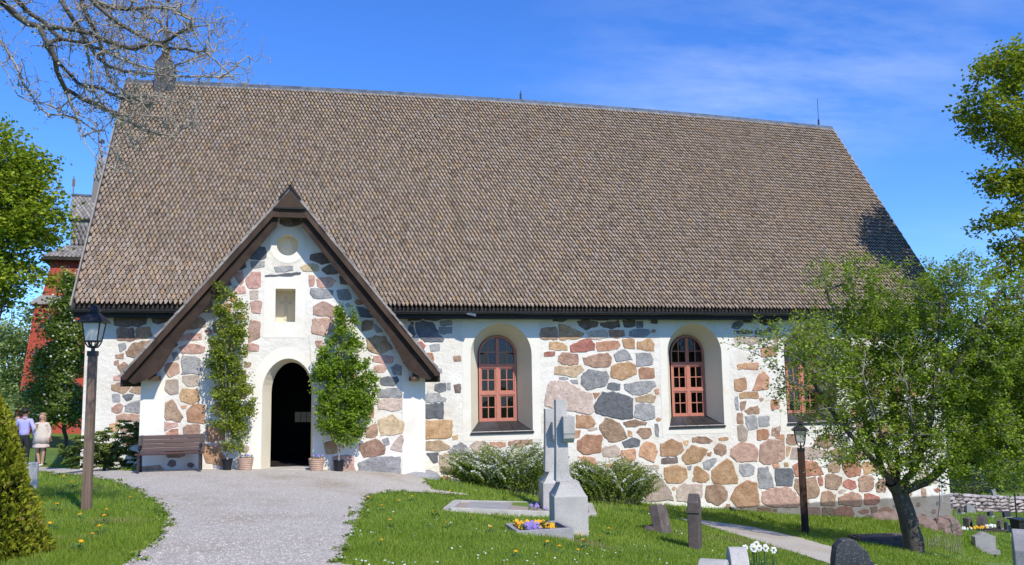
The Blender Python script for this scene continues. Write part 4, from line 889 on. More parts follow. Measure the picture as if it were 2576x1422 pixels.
# --- lamp posts
def lamp(base, hp, wpost, lant_w, lant_h, label, wood, rz=0., tilt=0.):
    t = thing('lamp_post', base, label, 'lamp post', None, rz)
    def S(h, z): return [(-h, -h, z), (h, -h, z), (h, h, z), (-h, h, z)]
    w = wpost/2
    MB().rings([S(w*1.03, -.15), S(w, hp*.5), S(w*.97, hp-.06)]).build('post', wood, t, bevel=.012)
    MB().rings([S(w*1.08, hp-.06), S(w*1.08, hp+.015)]).build('post_cap', MT['lamp_metal'], t)
    z0 = hp+.015; zg = z0+.18*lant_h/.62; L = lant_w/2
    st = MB().tube([(0, 0, z0-.02), (0, 0, z0+.06)], .028, 8)
    zc = z0+.05
    for i in range(4):
        a = math.pi/4+i*math.pi/2
        st.tube([(.025*math.cos(a), .025*math.sin(a), zc), (L*.55*math.cos(a), L*.55*math.sin(a), zc+.01), (L*.84*math.cos(a), L*.84*math.sin(a), zc+.06), (L*.9*math.cos(a), L*.9*math.sin(a), zg)], .011, 5)
        st.tube([(.0, .0, zc+.02), (L*.4*math.cos(a+.78), L*.4*math.sin(a+.78), zc+.01), (L*.6*math.cos(a+.78), L*.6*math.sin(a+.78), zg)], .01, 5)
    st.build('bracket', MT['lamp_metal'], t)
    zr = zg+lant_h*.56; lb, lt = L*.66, L*.94
    body = MB()
    for c0, c1 in zip(S(lb, zg), S(lt, zr)): body.tube([c0, c1], .011, 5)
    for h, z in ((lb, zg), (lt, zr)):
        q = S(h, z)
        for i in range(4): body.beam(q[i], q[(i+1) % 4], .022, .022)
    lan = body.build('lantern_frame', MT['lamp_metal'], t)
    a, b = S(lb*.97, zg+.01), S(lt*.97, zr-.01)
    for i in range(4):
        j = (i+1) % 4; MB().add([a[i], a[j], b[j], b[i]], [(0, 1, 2, 3)]).build('pane', MT['lamp_glass'], lan)
    MB().tube([(0, 0, zg), (0, 0, zg+.09)], .022, 8).tube([(0, 0, zg+.09), (0, 0, zg+.2)], .016, 8).build('bulb', MT['lamp_glass'], lan)
    r = MB().rings([S(lt*1.42, zr-.005), S(lt*1.44, zr+.012), S(lt*.85, zr+.1), S(lt*.42, zr+.16), S(lt*.4, zr+.185)]).rings([S(lt*.62, zr+.18), S(lt*.6, zr+.195), S(.02, zr+.27)])
    r.build('lantern_roof', MT['lamp_metal'], t)
    return t
b = onG(217, 1285); s = 1/pxm(b)
lamp(b, 398*s, 20*s, 62*s*.74, 100*s*.86, 'weathered wooden lamp post with black lantern on the left lawn', MT['post'], rz=-.14)
b = onG(2026, 1340); s = 1/pxm(b)
lamp(b, 208*s, 17*s, 38*s*.8, 46*s*1.15, 'dark brown lamp post with small lantern beside the stone wall, under the hawthorn', MT['post_dark'], rz=-.5)
# --- thin black iron lamp at the far right edge
b = onG(2560, 1335); s = 1/pxm(b)
t = thing('iron_lamp', b, 'thin black iron lamp pole at the right edge of the picture', 'lamp post')
MB().tube([(0, 0, -.1), (0, 0, .25)], .055, 8).tube([(0, 0, .2), (0, 0, 205*s)], .034, 8).build('pole', MT['iron'], t)
hp = 205*s
MB().lathe([(.05, hp), (.09, hp+.05), (.16, hp+.3), (.17, hp+.34)], n=6).build('lantern_glass', MT['lamp_glass'], t)
MB().lathe([(.23, hp+.34), (.2, hp+.4), (.08, hp+.5), (.01, hp+.58)], n=8).build('lantern_roof', MT['iron'], t)

# --- bench
bc = onY(427, 1187, YP-.62); bz = float(gz(bc[0], bc[1]))+.015
pL = onY(342, 1187, YP-.62)[0]; pR = onY(512, 1187, YP-.62)[0]; bl = pR-pL
t = thing('bench', ((pL+pR)/2, YP-.62, bz), 'dark brown slatted bench against the porch wall', 'bench', None, R_(1.5))
for i, (y, z) in enumerate(((-.22, .40), (-.12, .395), (-.02, .39), (.08, .395))):
    MB().box((0, y, z), (bl, .085, .035)).build('seat_slat', MT['bench_wood'], t, bevel=.006)
for i in range(4):
    f = i/3.; MB().box((0, .15+.09*f, .465+.27*f), (bl, .03, .086), rx=-.3).build('back_slat', MT['bench_wood'], t, bevel=.006)
for sx in (-1, 1):
    x = sx*(bl/2-.07)
    m = MB().beam((x, -.24, 0), (x, -.2, .37), .05, .06, up=(0, 1, 0)).beam((x, .2, 0), (x, .1, .39), .05, .06, up=(0, 1, 0)).beam((x, -.25, .36), (x, .14, .365), .05, .04).beam((x, .12, .37), (x, .255, .78), .05, .05, up=(0, 1, 0))
    m.tube([(x, -.22, .37), (x, -.27, .46), (x, -.26, .54), (x, -.2, .58), (x, -.05, .57), (x, .12, .56), (x, .18, .55)], .022, 6)
    m.tube([(x, -.22, .06), (x, -.05, .2), (x, .16, .08)], .018, 6)
    m.build('side_frame', MT['iron'], t)
    MB().tube([(x, -.2, .0), (x, -.3, .02)], .03, 6).build('foot', MT['iron'], t)

# --- pots by the door
def rpot(name, a, b, label, wpx, prof, m, grooves=0):
    p = onY(a, b, YP-.42); z = float(gz(p[0], p[1]))+.015; s = wpx/pxm(p)/2
    t = thing(name, (p[0], p[1], z), label, 'plant pot')
    pr = [(r*s, h*s*2) for r, h in prof]
    MB().lathe(pr, n=28).build('pot', m, t, smooth=False)
    MB().lathe([(pr[-1][0]*.9, pr[-1][1]-.03), (pr[-1][0]*.3, pr[-1][1]-.015), (.01, pr[-1][1]-.012)], n=16).build('soil', MT['soil'], t)
    return t, s, pr[-1][1]
rib = [(.78, 0)]
for i in range(5):
    z = .06+i*.115; rib += [(.80+i*.03, z), (.85+i*.03, z+.04), (.82+i*.03, z+.085), (.79+i*.03, z+.1)]
rib += [(.95, .66), (1.0, .67), (1.0, .76), (.93, .77), (.9, .72)]
MT['viola_leaf'] = mat('viola_leaf', (.04, .075, .02), (.07, .12, .035), 30., .6)
def leafq(c, n, size, rng=random, asp=.55):
    "one folded leaf: 4 points"
    n = Vector(n).normalized(); a = n.cross(Vector((rng.gauss(0, 1), rng.gauss(0, 1), rng.gauss(0, 1)))).normalized(); b = n.cross(a)
    c = Vector(c); return [c-a*size*.5, c+b*size*asp*.5, c+a*size*.5, c-b*size*asp*.5]
MT['violet'] = mat('violet_petal', (.28, .2, .55), (.4, .3, .68), 20., .6, trans=.3)
MT['yellow'] = mat('yellow_petal', (.85, .42, .012), (.9, .52, .02), 20., .6, trans=.3)
MT['white_petal'] = mat('white_petal', (.8, .8, .76), (.86, .86, .83), 20., .6, trans=.3)
MT['cream_yellow'] = mat('pale_trumpet', (.75, .62, .2), (.8, .7, .35), 20., .6)
for a, b, lab, side in ((617, 1187, 'ribbed buff clay pot left of the doorway', -1), (796, 1186, 'ribbed buff clay pot right of the doorway', 1)):
    t, s, zt0 = rpot('clay_pot', a, b, lab, 40, rib, MT['clay'])
    m = MB(); rr = random.Random(a)
    for i in range(120):
        an = rr.uniform(0, 6.28); q = rr.random()**.5*s*.95; m.add(leafq((q*math.cos(an), q*math.sin(an), zt0+rr.uniform(-.01, .07)), (rr.gauss(0, .5), rr.gauss(0, .5), 1), rr.uniform(.025, .05), rr), [(0, 1, 2, 3)])
    m.build('seedling_leaves', MT['viola_leaf'], t)
    for i in range(5):
        an = rr.uniform(0, 6.28); q = rr.uniform(.2, .8)*s; f = MB()
        for kx in range(5): f.add(leafq((q*math.cos(an)+.014*math.cos(kx*1.26), q*math.sin(an)-.01, zt0+.07+.014*math.sin(kx*1.26)), (0, -1, .5), .028, rr, .9), [(0, 1, 2, 3)])
        f.build('flower', MT['violet'], t)
cone = [(.72, 0), (.74, .02), (.93, .88), (1.0, .89), (1.0, .97), (.94, .98), (.92, .92)]
BIRCH_AT = []
for a, b, lab in ((571, 1189, 'black plastic nursery pot holding the left birch'), (852, 1190, 'black plastic nursery pot holding the right birch')):
    t, s, zt0 = rpot('nursery_pot', a, b, lab, 28, cone, MT['plastic']); BIRCH_AT.append((Vector(t.location), zt0))

# --- the two granite crosses (arms run towards the wall; narrow side faces the viewer)
def stone_cross(a, b, hpx, label, zoff=0., wf=1.):
    g = onG(a, b); s = 1/pxm(g); t = thing('stone_cross', g, label, 'gravestone', None, R_(-9.))
    Hh = hpx*s; w = 95*s*wf; d = w*.62                      # pedestal: depth across (x), width towards the wall (y)
    def S(hx, hy, z): return [(-hx, -hy, z), (hx, -hy, z), (hx, hy, z), (-hx, hy, z)]
    px_, py_ = w*.44, w*.5
    zp = Hh*.285
    MB().rings([S(px_*1.02, py_*1.02, -.12), S(px_, py_, zp)]).build('pedestal', MT['granite'], t, bevel=.008)
    MB().rings([S(px_*.97, py_*.97, zp), S(px_*.9, py_*.9, zp+Hh*.012), S(px_*.74, py_*.76, zp+Hh*.05), S(px_*.6, py_*.66, zp+Hh*.085), S(px_*.58, py_*.64, zp+Hh*.1)]).build('moulding', MT['granite'], t)
    zs = zp+Hh*.1; ax, ay = px_*.42, py_*.46
    sh = MB().rings([S(ax, ay*.98, zs), S(ax*.82, ay*.78, Hh*.735), S(ax*.82, ay*.78, Hh*.86)])
    sh.rings([S(ax*.8, ay*.76, Hh*.86), S(ax*.78, ay*.74, Hh)])
    sh.build('shaft', MT['granite'], t, bevel=.006)
    za, zb = Hh*.745, Hh*.875
    for sy in (-1, 1):
        m = MB(); y0, y1 = sy*ay*.76, sy*ay*2.0
        m.box((0, (y0+y1)/2, (za+zb)/2), (ax*1.66, abs(y1-y0), zb-za)); m.build('arm', MT['granite'], t, bevel=.006)
        # corbel piece with a quarter-round under the arm
        pr = [(y0, za), (y1*.97, za)]+[(y0+(y1*.97-y0)*math.cos(q), za-(zb-za)*.55*math.sin(q)) for q in (.5, 1., 1.4)]+[(y0, za-(zb-za)*.55)]
        n = len(pr); m2 = MB().rings([[(-ax*.76, y, z) for y, z in pr], [(ax*.76, y, z) for y, z in pr]]); m2.build('arm_corbel', MT['granite'], t, recalc=True)
    # little rosette block at the crossing on the west face
    MB().prism([(-.07, Hh*.8), (.07, Hh*.8), (.07, Hh*.86), (0, Hh*.9), (-.07, Hh*.86)], -.02, .02).build('crossing_ornament', MT['granite'], t).rotation_euler = (0, 0, math.pi/2)
    t.children[-1].location = (-ax*.86, 0, 0)
    m3 = boulder(MB(), (0, 0, -.03), (px_*1.16, py_*1.12, .1), int(a)); m3.build('foundation', MT['granite_mid'], t, smooth=True)
    return t
stone_cross(1431, 1340, 332, 'tall light granite cross with pansies at its foot, nearer of the pair')
c2 = onG(1402, 1283); stone_cross(1403, 1283, 252, 'light granite cross on a low kerb, half hidden behind the nearer one')
# grave kerb of the rear cross
kq = [onG(1126, 1286), onG(1492, 1299), onG(1482, 1272), onG(1150, 1266)]
kc = sum(kq)/4; t = thing('grave_kerb', kc, 'long low granite kerb around the grave of the rear cross', 'grave kerb'); OK_ = tuple(t.location)
kt = [Vector((p[0], p[1], p[2]+.07)) for p in kq]
for i in range(4):
    a, b = kt[i], kt[(i+1) % 4]; dz = Vector((0, 0, .1+.003*i)); MB().beam(a-dz, b-dz, .17, .2).build('kerb_side' if i % 2 == 0 else 'kerb_end', MT['granite'], t, OK_, bevel=.01)
ins = [p*.93+(sum(kt, Vector())/4)*.07-Vector((0, 0, .045)) for p in kt]
MT['grave_gravel'] = mat('reddish_grave_gravel', (.28, .22, .18), (.42, .35, .29), 60., .95, .01, 90.)
MB().add(ins, [(0, 1, 2, 3)]).build('grave_fill', MT['grave_gravel'], t, OK_)
pl = lambda u, v: ins[0].lerp(ins[1], u).lerp(ins[3].lerp(ins[2], u), v)
MB().add([pl(.06, .12)+Vector((0, 0, .03)), pl(.36, .12)+Vector((0, 0, .03)), pl(.36, .88)+Vector((0, 0, .03)), pl(.06, .88)+Vector((0, 0, .03)), pl(.06, .12), pl(.36, .12), pl(.36, .88), pl(.06, .88)], [(0, 1, 2, 3), (0, 4, 5, 1), (1, 5, 6, 2), (2, 6, 7, 3), (3, 7, 4, 0)]).build('grave_slab', MT['granite_mid'], t, OK_)
kx0, kx1, ky0, ky1 = kq[0][0], kq[1][0], min(p[1] for p in kq), max(p[1] for p in kq)
rr = random.Random(5); m = MB(); fl = []
for i in range(140):
    p = pl(rr.uniform(.5, .68), rr.uniform(.08, .8)); m.add(leafq((p.x, p.y, p.z+rr.random()*.06), (rr.gauss(0, .6), rr.gauss(0, .6), 1), .05, rr), [(0, 1, 2, 3)])
m.build('viola_leaves', MT['viola_leaf'], t, OK_)
for i in range(14):
    p = pl(rr.uniform(.5, .68), rr.uniform(.08, .8)); f = MB()
    for kx in range(4): f.add(leafq((p.x+.018*math.cos(kx*1.57), p.y, p.z+.075+.018*math.sin(kx*1.57)), (0, -1, .6), .04, rr, .9), [(0, 1, 2, 3)])
    f.build('viola', MT['violet'], t, OK_)
# pansy bed in front of the nearer cross
bp0, bp1 = onG(1322, 1352), onG(1432, 1352); cb = (bp0+bp1)/2; zb0 = float(gz(cb[0], cb[1]+.35))
t = thing('flower_bed', (cb[0]-.05, cb[1]+.32, zb0), 'small stone-edged bed of orange and violet pansies at the foot of the cross', 'flower bed')
wb = (bp1[0]-bp0[0])
for y in (-.34, .34): MB().box((0, y, .03), (wb, .07, .2)).build('edging_stone', MT['granite_mid'], t, bevel=.006)
for x in (-.5, .5): MB().box((x*wb-.036*(1 if x > 0 else -1), 0, .025), (.07, .605, .2)).build('edging_stone', MT['granite_mid'], t, bevel=.006)
MB().box((0, 0, 0), (wb-.1, .6, .16)).build('bed_soil', MT['soil'], t)
m = MB()
for i in range(220): m.add(leafq((rr.uniform(-.42, .25)*wb, rr.uniform(-.28, .28), .08+rr.random()*.1), (rr.gauss(0, .7), rr.gauss(0, .7), 1), rr.uniform(.04, .07), rr), [(0, 1, 2, 3)])
m.build('pansy_leaves', MT['viola_leaf'], t)
for i in range(38):
    x = rr.uniform(-.42, .22)*wb; y = rr.uniform(-.27, .27); z = .15+rr.random()*.09
    vio = (-.27*wb < x < -.05*wb) and y < .08
    f = MB()
    for kx in range(5):
        an = kx*1.257+.3; f.add(leafq((x+(.022*math.cos(an)), y+rr.gauss(0, .006), z-.05+.022*math.sin(an)), (rr.gauss(0, .25), -1, .55), .046, rr, .95), [(0, 1, 2, 3)])
    f.build('pansy', MT['violet'] if vio else MT['yellow'], t)

# --- gravestones. face: width seen across, thickness; outline in the stone's own plane
def outline(kind, w, h):
    if kind == 'flat': return [(-w/2, 0), (w/2, 0), (w/2, h), (-w/2, h)]
    if kind == 'ogee': return [(-w/2, 0), (w/2, 0), (w/2, h*.8), (w*.42, h*.815), (w*.3, h*.85), (w*.15, h*.95), (w*.05, h), (-w*.05, h), (-w*.15, h*.95), (-w*.3, h*.85), (-w*.42, h*.815), (-w/2, h*.8)]
    if kind == 'round':
        r = w/2; return [(-w/2, 0), (w/2, 0)]+[(r*math.cos(a), max(.01, h-r)+min(r, h)*math.sin(a)) for a in np.linspace(0, math.pi, 21)]
    if kind == 'point': return [(-w/2, 0), (w/2, 0), (w/2, h*.86), (0, h), (-w/2, h*.86)]
    if kind == 'low_arch': return [(-w/2, 0), (w/2, 0), (w/2, h*.82)]+[(w/2*math.cos(a), h*.82+h*.18*math.sin(a)) for a in np.linspace(.3, math.pi-.3, 7)]+[(-w/2, h*.82)]
    if kind == 'rough': return [(-w*.47, 0), (w*.5, 0), (w*.52, h*.45), (w*.46, h*.56), (w*.36, h*.66), (w*.3, h*.78), (w*.13, h*.88), (w*.0, h*.985), (-w*.12, h), (-w*.28, h*.985), (-w*.42, h*.88), (-w*.48, h*.66), (-w*.5, h*.3)]
    if kind == 'shoulder': return [(-w/2, 0), (w/2, 0), (w/2, h*.5), (w*.47, h*.6), (w*.36, h*.62), (w*.34, h*.82), (w*.12, h*.96), (0, h), (-w*.12, h*.96), (-w*.34, h*.82), (-w*.36, h*.62), (-w*.47, h*.6), (-w/2, h*.5)]
def gravestone(pos, w, h, th, kind, m, label, rz=0., lean=0., side=0., base=True, group=None, grooves=False, name='gravestone', sink=.12):
    t = thing(name, pos, label, 'gravestone', group); t.rotation_euler = (lean, side, rz)
    mb = MB().prism([(x, z-sink if z == 0 else z) for x, z in outline(kind, w, h)], -th/2, th/2); o = mb.build('slab', MT[m], t, bevel=min(.012, th*.1), recalc=True)
    if base: MB().box((0, 0, .01), (w*1.18, th*1.9, .14)).build('base', MT['granite_mid'] if m != 'granite' else MT['granite'], t, bevel=.008)
    return t
def g8(x, y): return ((x/2.7557+2500)/1.31211, (y/2.7557+1350)/1.31211)
def stone_at(x0, x1, y0, y1, kind, m, label, th=.14, rz=0., lean=0., dw=1., **k):
    "from C8 crop box: base pixel on the ground, size from its distance"
    a, b = g8((x0+x1)/2, y1); g = onG(a, b); s = 1/pxm(g)/1.31211/2.7557
    return gravestone(g, (x1-x0)*s*dw, (y1-y0)*s, th, kind, m, label, rz, lean, **k)
FA = math.pi/2
stone_at(1960, 2170, 1125, 1300, 'ogee', 'granite_mid', 'plain grey headstone with ogee top right of the hawthorn trunk', .22, R_(-10), dw=.93)
stone_at(1965, 2130, 970, 1105, 'round', 'slate', 'large half-round dark headstone with pale edge beyond the corner boulder', .3, R_(38), dw=1.15)
stone_at(1870, 1965, 992, 1090, 'flat', 'slate', 'low dark kerbstone left of the half-round headstone', .25, R_(30), base=False)
stone_at(2172, 2240, 1000, 1105, 'point', 'slate', 'dark pointed headstone right of the half-round one', .16, R_(35), dw=1.1)
stone_at(2243, 2286, 1030, 1115, 'flat', 'granite_dark', 'small black upright headstone beside the pointed dark one', .14, R_(35))
stone_at(2288, 2345, 1050, 1125, 'low_arch', 'granite_mid', 'low grey headstone left of the iron lamp pole', .14, R_(10))
stone_at(1815, 1880, 905, 955, 'flat', 'slate', 'small squat dark headstone nearest the church corner in the far row', .18, R_(30))
stone_at(1886, 1980, 870, 945, 'rough', 'granite_mid', 'rough natural grey headstone in the far row', .25, R_(0), base=False)
stone_at(2083, 2150, 935, 985, 'flat', 'granite_dark', 'small black block headstone alone on the far lawn', .2, R_(25))
stone_at(2228, 2310, 930, 995, 'low_arch', 'granite_dark', 'dark headstone with low arched top on the far lawn', .16, R_(8))
stone_at(2148, 2208, 735, 895, 'flat', 'granite_mid', 'tall thin grey slab leaning in front of the boundary wall', .14, R_(20), lean=R_(-6), side=R_(-5))
stone_at(2070, 2112, 820, 890, 'flat', 'slate', 'small dark upright headstone against the boundary wall', .14, R_(20))
stone_at(2310, 2345, 825, 895, 'point', 'slate', 'small dark pointed headstone by the boundary wall', .14, R_(20))
stone_at(2262, 2302, 862, 935, 'flat', 'granite', 'narrow pale headstone behind the dark arched one', .14, R_(20))
stone_at(1932, 1968, 795, 862, 'flat', 'granite', 'pale narrow headstone between two clipped shrubs', .14, R_(20))
stone_at(2372, 2412, 770, 890, 'flat', 'rock', 'tall reddish headstone beside the iron lamp pole at the boundary wall', .14, R_(20))
# near stones along the bottom edge (their feet lie below the frame)
gp_ = onD(2152, 1512, 12.4); gp_[2] = gz(gp_[0], gp_[1])
dkt = gravestone(gp_, .66, float(onD(2140, 1357, 12.4)[2]-gp_[2]), .16, 'rough', 'granite_dark', 'black speckled headstone with irregular top at the bottom edge', R_(-8))
MB().prism([(.045, .36), (.052, .36), (.052, .43), (.065, .43), (.072, .42), (.072, .36), (.079, .36), (.079, .425), (.068, .437), (.045, .437)], -.0845, -.0805).build('incised_letter', MT['granite'], dkt, recalc=True)
g1 = onD(1862, 1560, 9.6); g1[2] = gz(g1[0], g1[1])
gravestone(g1, .62, float(onD(1862, 1381, 9.6)[2]-g1[2]), .2, 'round', 'granite', 'pale round-topped headstone at the bottom edge', R_(68))
g1 = onD(1800, 1560, 9.3); g1[2] = gz(g1[0], g1[1])
gravestone(g1, .3, float(onD(1800, 1411, 9.3)[2]-g1[2]), .3, 'low_arch', 'granite', 'low pale stone just left of the round-topped headstone', R_(55))
g1 = onD(2588, 1600, 11.2); g1[2] = gz(g1[0], g1[1])
gravestone(g1, .62, float(onD(2570, 1336, 11.2)[2]-g1[2]), .2, 'shoulder', 'granite_mid', 'grey shouldered headstone cut by the right edge', R_(50))
# leaning slabs on the lawn in front of the wall
g1 = onG(1668, 1341); s = 1/pxm(g1)
gravestone(g1, 68*s, 68*s, .2, 'flat', 'slate', 'short dark slab tilting to the right on the lawn', R_(46), lean=R_(-14), side=R_(10), base=False)
g1 = onG(1645, 1338); s = 1/pxm(g1)
t = boulder(MB(), (0, 0, .02), (24*s, .18, 16*s), 91).build('fallen_stone', MT['slate'], None, smooth=True); t.location = tuple(g1); tag(t, 'broken stone lying at the foot of the tilted slab', 'stone')
g1 = onG(1750, 1380); s = 1/pxm(g1)
t = gravestone(g1, .56, 135*s, .19, 'point', 'slate', 'tall narrow pointed dark slab standing alone on the lawn', R_(58), side=R_(2), base=False)
MB().box((0, 0, 135*s*.7), (.6, .235, .05)).build('band', MT['slate'], t)
g1 = onG(72, 1232); s = 1/pxm(g1)
gravestone((g1[0]-.32, g1[1], g1[2]), .9, 66*s, .22, 'flat', 'granite', 'grey granite headstone behind the thuja', R_(10), base=False)
# flat dark ledger slab under the hawthorn
g1 = onG(*g8(1120, 1225)); t = thing('ledger_slab', g1, 'flat dark grave slab lying left of the hawthorn trunk', 'grave slab', None, R_(-8))
MB().box((0, 0, .06), (1.55, .75, .3)).build('slab', MT['slate'], t, bevel=.01); MB().box((0, 0, .222), (1.35, .55, .02)).build('raised_panel', MT['slate'], t)
# black bin-like grave box by the iron lamp
a, b = g8(2390, 1140); g1 = onG(a, b); s = 1/pxm(g1)
t = thing('waste_bin', g1, 'black tapered waste bin at the right edge', 'bin')
MB().rings([[(-.2, -.2, 0), (.2, -.2, 0), (.2, .2, 0), (-.2, .2, 0)], [(-.27, -.27, .62), (.27, -.27, .62), (.27, .27, .62), (-.27, .27, .62)]]).build('bin_body', MT['iron'], t)
MB().box((0, 0, .65), (.66, .66, .05)).build('rim', MT['iron'], t)
# low bed edging of bulbs in front of the half-round stone
g1 = onG(*g8(2010, 1112)); t = thing('flower_border', g1, 'strip of yellow and white spring flowers before the half-round headstone', 'flower bed', None, R_(5))
MB().box((0, 0, -.02), (2.2, .4, .1)).build('bed_soil', MT['soil'], t)
m = MB()
for i in range(160): m.add(leafq((rr.uniform(-1.05, 1.05), rr.uniform(-.18, .18), .05+rr.random()*.12), (rr.gauss(0, .7), rr.gauss(0, .7), 1), .08, rr), [(0, 1, 2, 3)])
m.build('bed_leaves', MT['viola_leaf'], t)
for i in range(40):
    x = rr.uniform(-1., 1.); y = rr.uniform(-.18, .18); f = MB()
    for kx in range(4): f.add(leafq((x+.03*math.cos(kx*1.57), y, .17+.03*math.sin(kx*1.57)), (0, -1, .7), .07, rr, .9), [(0, 1, 2, 3)])
    f.build('bloom', MT['yellow'] if abs(x) < .4 else MT['white_petal'], t)

# --- dry-stone boundary wall, far right
wA, wB = onG(2397, 1284), onG(2640, 1290)
t = thing('boundary_wall', wA, 'low dry-stone wall of pale boulders bounding the graveyard', 'wall'); OW = tuple(t.location)
dv = (wB-wA)[:2]; Lw = float(np.hypot(*dv)); dv = dv/Lw; hW = 42/pxm(wA)
wstart = -6.; total = Lw+14; rows = 5; rw = random.Random(3); cnt = 0
for r in range(rows):
    u = wstart+rw.uniform(0, .4)
    while u < Lw+8:
        ln = rw.uniform(.45, 1.05); c = wA[:2]+dv*(u+ln/2); z = float(gz(c[0], c[1]))
        mb = boulder(MB(), (0, 0, 0), (ln*.49, .32, hW/rows*.52), rw.randint(0, 9999), 8, 5)
        o = mb.build('stone', MT['wallrock'], t, smooth=False); o.location = (float(c[0])-OW[0]+rw.gauss(0, .03), float(c[1])-OW[1]+rw.gauss(0, .04), z+hW*(r+.5)/rows-OW[2]); o.rotation_euler = (0, rw.gauss(0, .05), math.atan2(dv[1], dv[0])); u += ln; cnt += 1
core = MB()
for i in range(20):
    c0 = wA[:2]+dv*(wstart+total*i/20); c1 = wA[:2]+dv*(wstart+total*(i+1)/20)
    core.beam((c0[0], c0[1], float(gz(*c0))+hW*.4), (c1[0], c1[1], float(gz(*c1))+hW*.4), .42, hW*.85)
core.build('wall_core', MT['slate'], t, OW)

# ================================================================== PEOPLE on the path at the far left
def skin_obj(name, m, parent, verts, edges, radii, root=0, sub=2, extra_roots=()):
    me = bpy.data.meshes.new(name); me.from_pydata(verts, edges, []); me.update()
    o = bpy.data.objects.new(name, me); COL.objects.link(o); o.parent = parent
    md = o.modifiers.new('skin', 'SKIN'); md.use_smooth_shade = True
    sv = me.skin_vertices[0].data if len(me.skin_vertices) else None
    for i, r in enumerate(radii):
        rx, ry = r if isinstance(r, tuple) else (r, r)
        sv[i].radius = (rx, ry); sv[i].use_root = (i == root or i in extra_roots)
    sb = o.modifiers.new('subd', 'SUBSURF'); sb.levels = sub; sb.render_levels = sub
    me.materials.append(m); return o
MT['skin'] = mat('skin', (.48, .27, .19), (.52, .31, .22), 6., .6); MT['tan_skin'] = mat('tanned_skin', (.30, .17, .11), (.34, .2, .14), 6., .6)
MT['shirt'] = mat('lavender_cotton', (.36, .36, .70), (.44, .43, .78), 5., .85, .01, 9.); MT['trouser'] = mat('black_wool', (.018, .018, .022), (.03, .03, .035), 6., .9)
MT['hair_dark'] = mat('dark_hair', (.015, .011, .01), (.03, .022, .018), 20., .6); MT['hair_blond'] = mat('fair_hair', (.24, .15, .08), (.33, .22, .12), 20., .5)
MT['cream'] = mat('cream_knit', (.56, .49, .42), (.62, .55, .48), 6., .9, .008, 20.); MT['pinkdress'] = mat('pale_pink_cloth', (.58, .46, .42), (.64, .52, .47), 6., .9, .006, 12.)
MT['greysuit'] = mat('grey_suit', (.16, .165, .18), (.22, .225, .24), 6., .9, .006, 12.); MT['maroon'] = mat('maroon_cloth', (.07, .02, .03), (.1, .03, .04), 6., .9); MT['shoe_white'] = mat('white_shoe', (.6, .6, .6), (.66, .66, .66), 6., .5)
